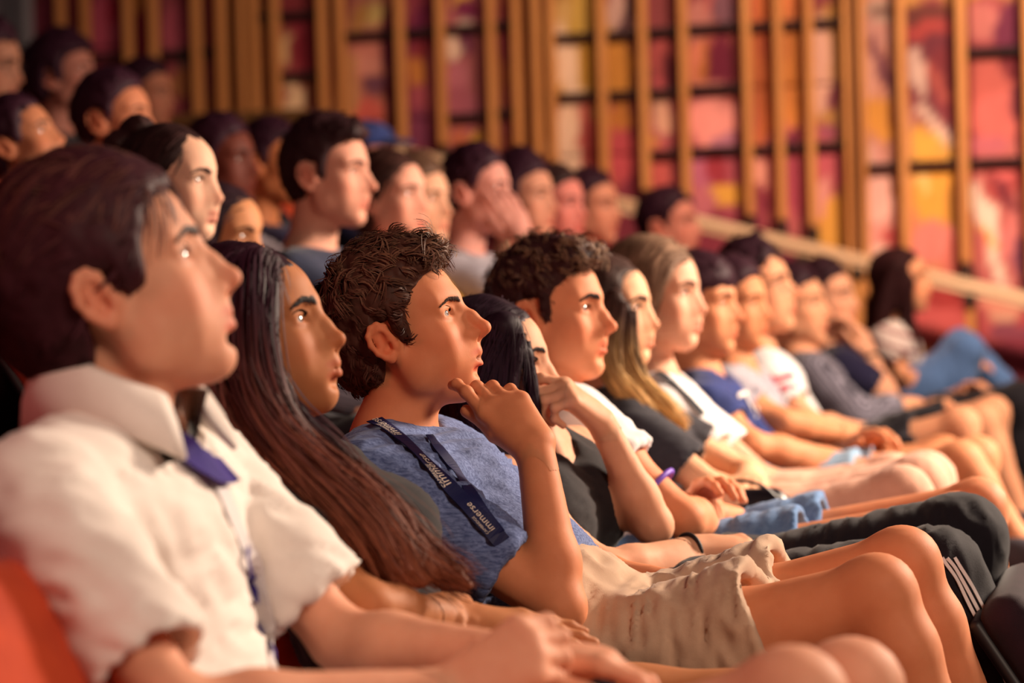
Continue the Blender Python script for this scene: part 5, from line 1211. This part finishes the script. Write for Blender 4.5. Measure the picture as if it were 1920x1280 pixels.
# third row
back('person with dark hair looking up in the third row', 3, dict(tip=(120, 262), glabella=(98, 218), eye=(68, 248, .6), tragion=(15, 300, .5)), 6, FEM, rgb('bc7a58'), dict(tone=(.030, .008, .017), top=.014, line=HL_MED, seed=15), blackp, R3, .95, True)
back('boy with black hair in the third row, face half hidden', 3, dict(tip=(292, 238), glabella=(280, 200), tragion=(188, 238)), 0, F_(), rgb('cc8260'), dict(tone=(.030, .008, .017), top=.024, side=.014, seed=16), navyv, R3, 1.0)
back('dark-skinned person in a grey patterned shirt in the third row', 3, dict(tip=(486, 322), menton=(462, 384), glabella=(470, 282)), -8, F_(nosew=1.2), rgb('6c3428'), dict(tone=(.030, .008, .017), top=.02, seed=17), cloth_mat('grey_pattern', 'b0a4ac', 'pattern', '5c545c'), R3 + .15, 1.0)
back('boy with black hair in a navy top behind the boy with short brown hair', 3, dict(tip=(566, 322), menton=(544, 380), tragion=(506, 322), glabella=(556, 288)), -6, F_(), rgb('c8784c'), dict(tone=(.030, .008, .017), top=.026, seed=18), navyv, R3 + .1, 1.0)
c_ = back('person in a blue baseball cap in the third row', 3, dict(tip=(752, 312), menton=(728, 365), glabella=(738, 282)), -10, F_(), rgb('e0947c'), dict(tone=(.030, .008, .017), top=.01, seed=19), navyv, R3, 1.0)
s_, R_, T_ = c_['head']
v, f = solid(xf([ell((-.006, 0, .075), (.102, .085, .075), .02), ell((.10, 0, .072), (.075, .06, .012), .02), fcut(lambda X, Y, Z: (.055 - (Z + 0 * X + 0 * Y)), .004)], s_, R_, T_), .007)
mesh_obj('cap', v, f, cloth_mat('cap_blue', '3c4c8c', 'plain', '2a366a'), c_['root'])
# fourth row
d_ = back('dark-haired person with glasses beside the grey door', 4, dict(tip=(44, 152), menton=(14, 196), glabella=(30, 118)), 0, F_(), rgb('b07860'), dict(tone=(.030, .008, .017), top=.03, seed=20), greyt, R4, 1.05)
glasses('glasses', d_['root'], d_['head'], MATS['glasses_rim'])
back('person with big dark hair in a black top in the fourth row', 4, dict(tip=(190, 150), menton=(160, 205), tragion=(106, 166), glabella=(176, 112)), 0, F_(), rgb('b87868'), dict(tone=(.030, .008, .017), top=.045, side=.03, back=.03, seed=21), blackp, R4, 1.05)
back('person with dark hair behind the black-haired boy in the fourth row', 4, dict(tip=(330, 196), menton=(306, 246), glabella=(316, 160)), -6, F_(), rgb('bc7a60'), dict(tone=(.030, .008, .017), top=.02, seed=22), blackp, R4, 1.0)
# ------------------------------------------------------------------ seats under them
SEATED = [(o.location.x, o.location.y, o['label']) for o in list(bpy.data.objects) if o.parent is None and o.name.startswith('person')]
for x, sy, lb in SEATED:
    row = 1 if x > -1.05 else (2 if x > -1.75 else (3 if x > -2.6 else 4))
    seat('o', x - .07, sy, FZ + STEP * (row - 1), 'orange theatre seat under the ' + ' '.join(lb.replace(',', '').split()[:9]), 'occupied orange seats, row %d' % row)
seat('n', -.545, 1.87, FZ, 'orange upholstered theatre seat next to the boy in the white polo shirt', None)
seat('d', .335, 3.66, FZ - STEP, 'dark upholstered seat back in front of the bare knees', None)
# ------------------------------------------------------------------ worn details
def dense(pts, m): return spline(np.array([(a, b, 0) for a, b in pts], float), m)[:, :2]
lan = plain_mat('lanyard_navy', '141a4c', .6, .3); ink = plain_mat('print_white', 'e8dcd0', .7, .2)
def smooth_path(p, n, it=3):
    for _ in range(it):
        p[1:-1] = .5 * p[1:-1] + .25 * (p[:-2] + p[2:]); n[1:-1] = .5 * n[1:-1] + .25 * (n[:-2] + n[2:])
    return p, n
def worn_strip(who, pts, width, mat, name, lift=.004, m=40, bv='bvh', it=6):
    p, n = drape(ROW[who][bv], dense(pts, m), lift)
    if len(p) < 4: return None
    p, n = smooth_path(p, n, it)
    o, sd, nr = strip(name, p, n, width, mat, ROW[who]['root']); return o, p, sd, nr
# P3 lanyard: two strands meeting on the chest, with the woven-in words
right = [(664, 776), (700, 792), (745, 822), (800, 874), (850, 925), (900, 975), (950, 1028), (1000, 1085)]
left = [(800, 818), (822, 846), (850, 882), (880, 925), (905, 965), (935, 1002)]
r = worn_strip(3, right, .024, lan, 'lanyard', .0055, 60, it=9)
l = worn_strip(3, left, .018, lan, 'lanyard', .0045, 40, it=12)
if r:
    o, p, sd, nr = r; P2 = proj(p); seg = np.r_[0, np.cumsum(np.linalg.norm(np.diff(p, axis=0), axis=1))]
    tv, _ = text_mesh('immerse', 1.0); wid = tv[:, 0].max()
    for (sx, sy), (ex, ey) in (((742, 822), (686, 786)), ((840, 912), (786, 860)), ((922, 994), (874, 948))):
        i0 = int(((P2 - (sx, sy)) ** 2).sum(1).argmin()); i1 = int(((P2 - (ex, ey)) ** 2).sum(1).argmin())
        L_ = abs(seg[i0] - seg[i1]); sz = max(L_, .03) / wid
        text_on('lettering', 'immerse', sz, p, sd, nr, seg[i0], .0045, ink, o, -1)
        text_on('lettering', 'CAMBRIDGE', sz * .38, p, sd, nr, seg[i0], -.0062, ink, o, -1)
# P1 polo collar, placket, purple inner collar and printed marks
ring_collar('collar', ROW[1]['root'], ROW[1]['J'], cream, r0=.066, r1=.098, h0=.062, h1=.004, gap=.70)
worn_strip(1, [(318, 830), (345, 862), (372, 880), (396, 890), (420, 897)], .040, purple, 'inner_collar', .012)
worn_strip(1, [(405, 905), (440, 985), (470, 1070), (495, 1160), (512, 1240), (520, 1285)], .030, white, 'placket', .003)
for pts in ([(455, 1030), (452, 1050), (462, 1075), (478, 1095), (487, 1118), (472, 1132)], [(466, 1040), (474, 1062), (480, 1085)], [(484, 1165), (496, 1180), (501, 1210), (504, 1238)]):
    worn_strip(1, pts, .007, purple, 'printed_mark', .0065, 16, it=2)
# P4 white side stripes
for dx in (0, 11, 22):
    worn_strip(4, [(1766 + dx, 1046), (1790 + dx, 1082), (1825 + dx, 1150), (1858 + dx, 1215), (1890 + dx, 1290)], .005, white, 'side_stripe', .003, 30, 'pbvh', 8)
# P7 dark lanyard, P8 and P10 prints
worn_strip(7, [(1232, 696), (1262, 722), (1290, 748), (1318, 780)], .016, plain_mat('strap_dark', '16202c', .7), 'lanyard', .005)
for pts in ([(1380, 742), (1400, 738), (1412, 742)], [(1394, 742), (1404, 760), (1416, 782)], [(1408, 748), (1418, 770)]):
    worn_strip(8, pts, .010, ink, 'printed_mark', .005, 10, it=1)
redp = plain_mat('print_red', 'c8485c', .7)
for pts in ([(1452, 716), (1470, 708), (1486, 704)], [(1460, 732), (1476, 726), (1492, 726)], [(1444, 706), (1454, 712)]):
    worn_strip(10, pts, .016, redp, 'printed_mark', .005, 10, it=1)

# black bag in the lap of the girl with blond lengths
c = px(1408, 956, 4.60)
bv, bf = solid([cap(c + V3(-.05, 0, 0), c + V3(.05, 0, .0), .036, .034, .02, flat=(V3(0, 1, 0), 1.3)), cap(c + V3(-.045, -.01, .02), c + V3(.045, -.01, .022), .022, .022, .012)], .006)
bag = mesh_obj('handbag', bv, bf, plain_mat('bag_leather_black', '17131a', .38, .5), None, origin=c - V3(0, 0, .036))
tag(bag, 'small black leather bag in the lap of the girl with blond lengths', 'bag')
tv_, tf_ = tube(spline([c + V3(-.05, -.03, .03), c + V3(-.02, -.045, .06), c + V3(.03, -.045, .05), c + V3(.06, -.03, .02)], 14), .004, 6); mesh_obj('strap', tv_, tf_, MATS['bag_leather_black'], bag)
bm = bmesh.new(); box_bm(bm, tuple(c + V3(.03, -.047, .012)), (.02, .006, .014)); bm_obj('buckle', bm, plain_mat('buckle_steel', 'c8c4c8', .25, .5, 1.0), bag, .002, 1)
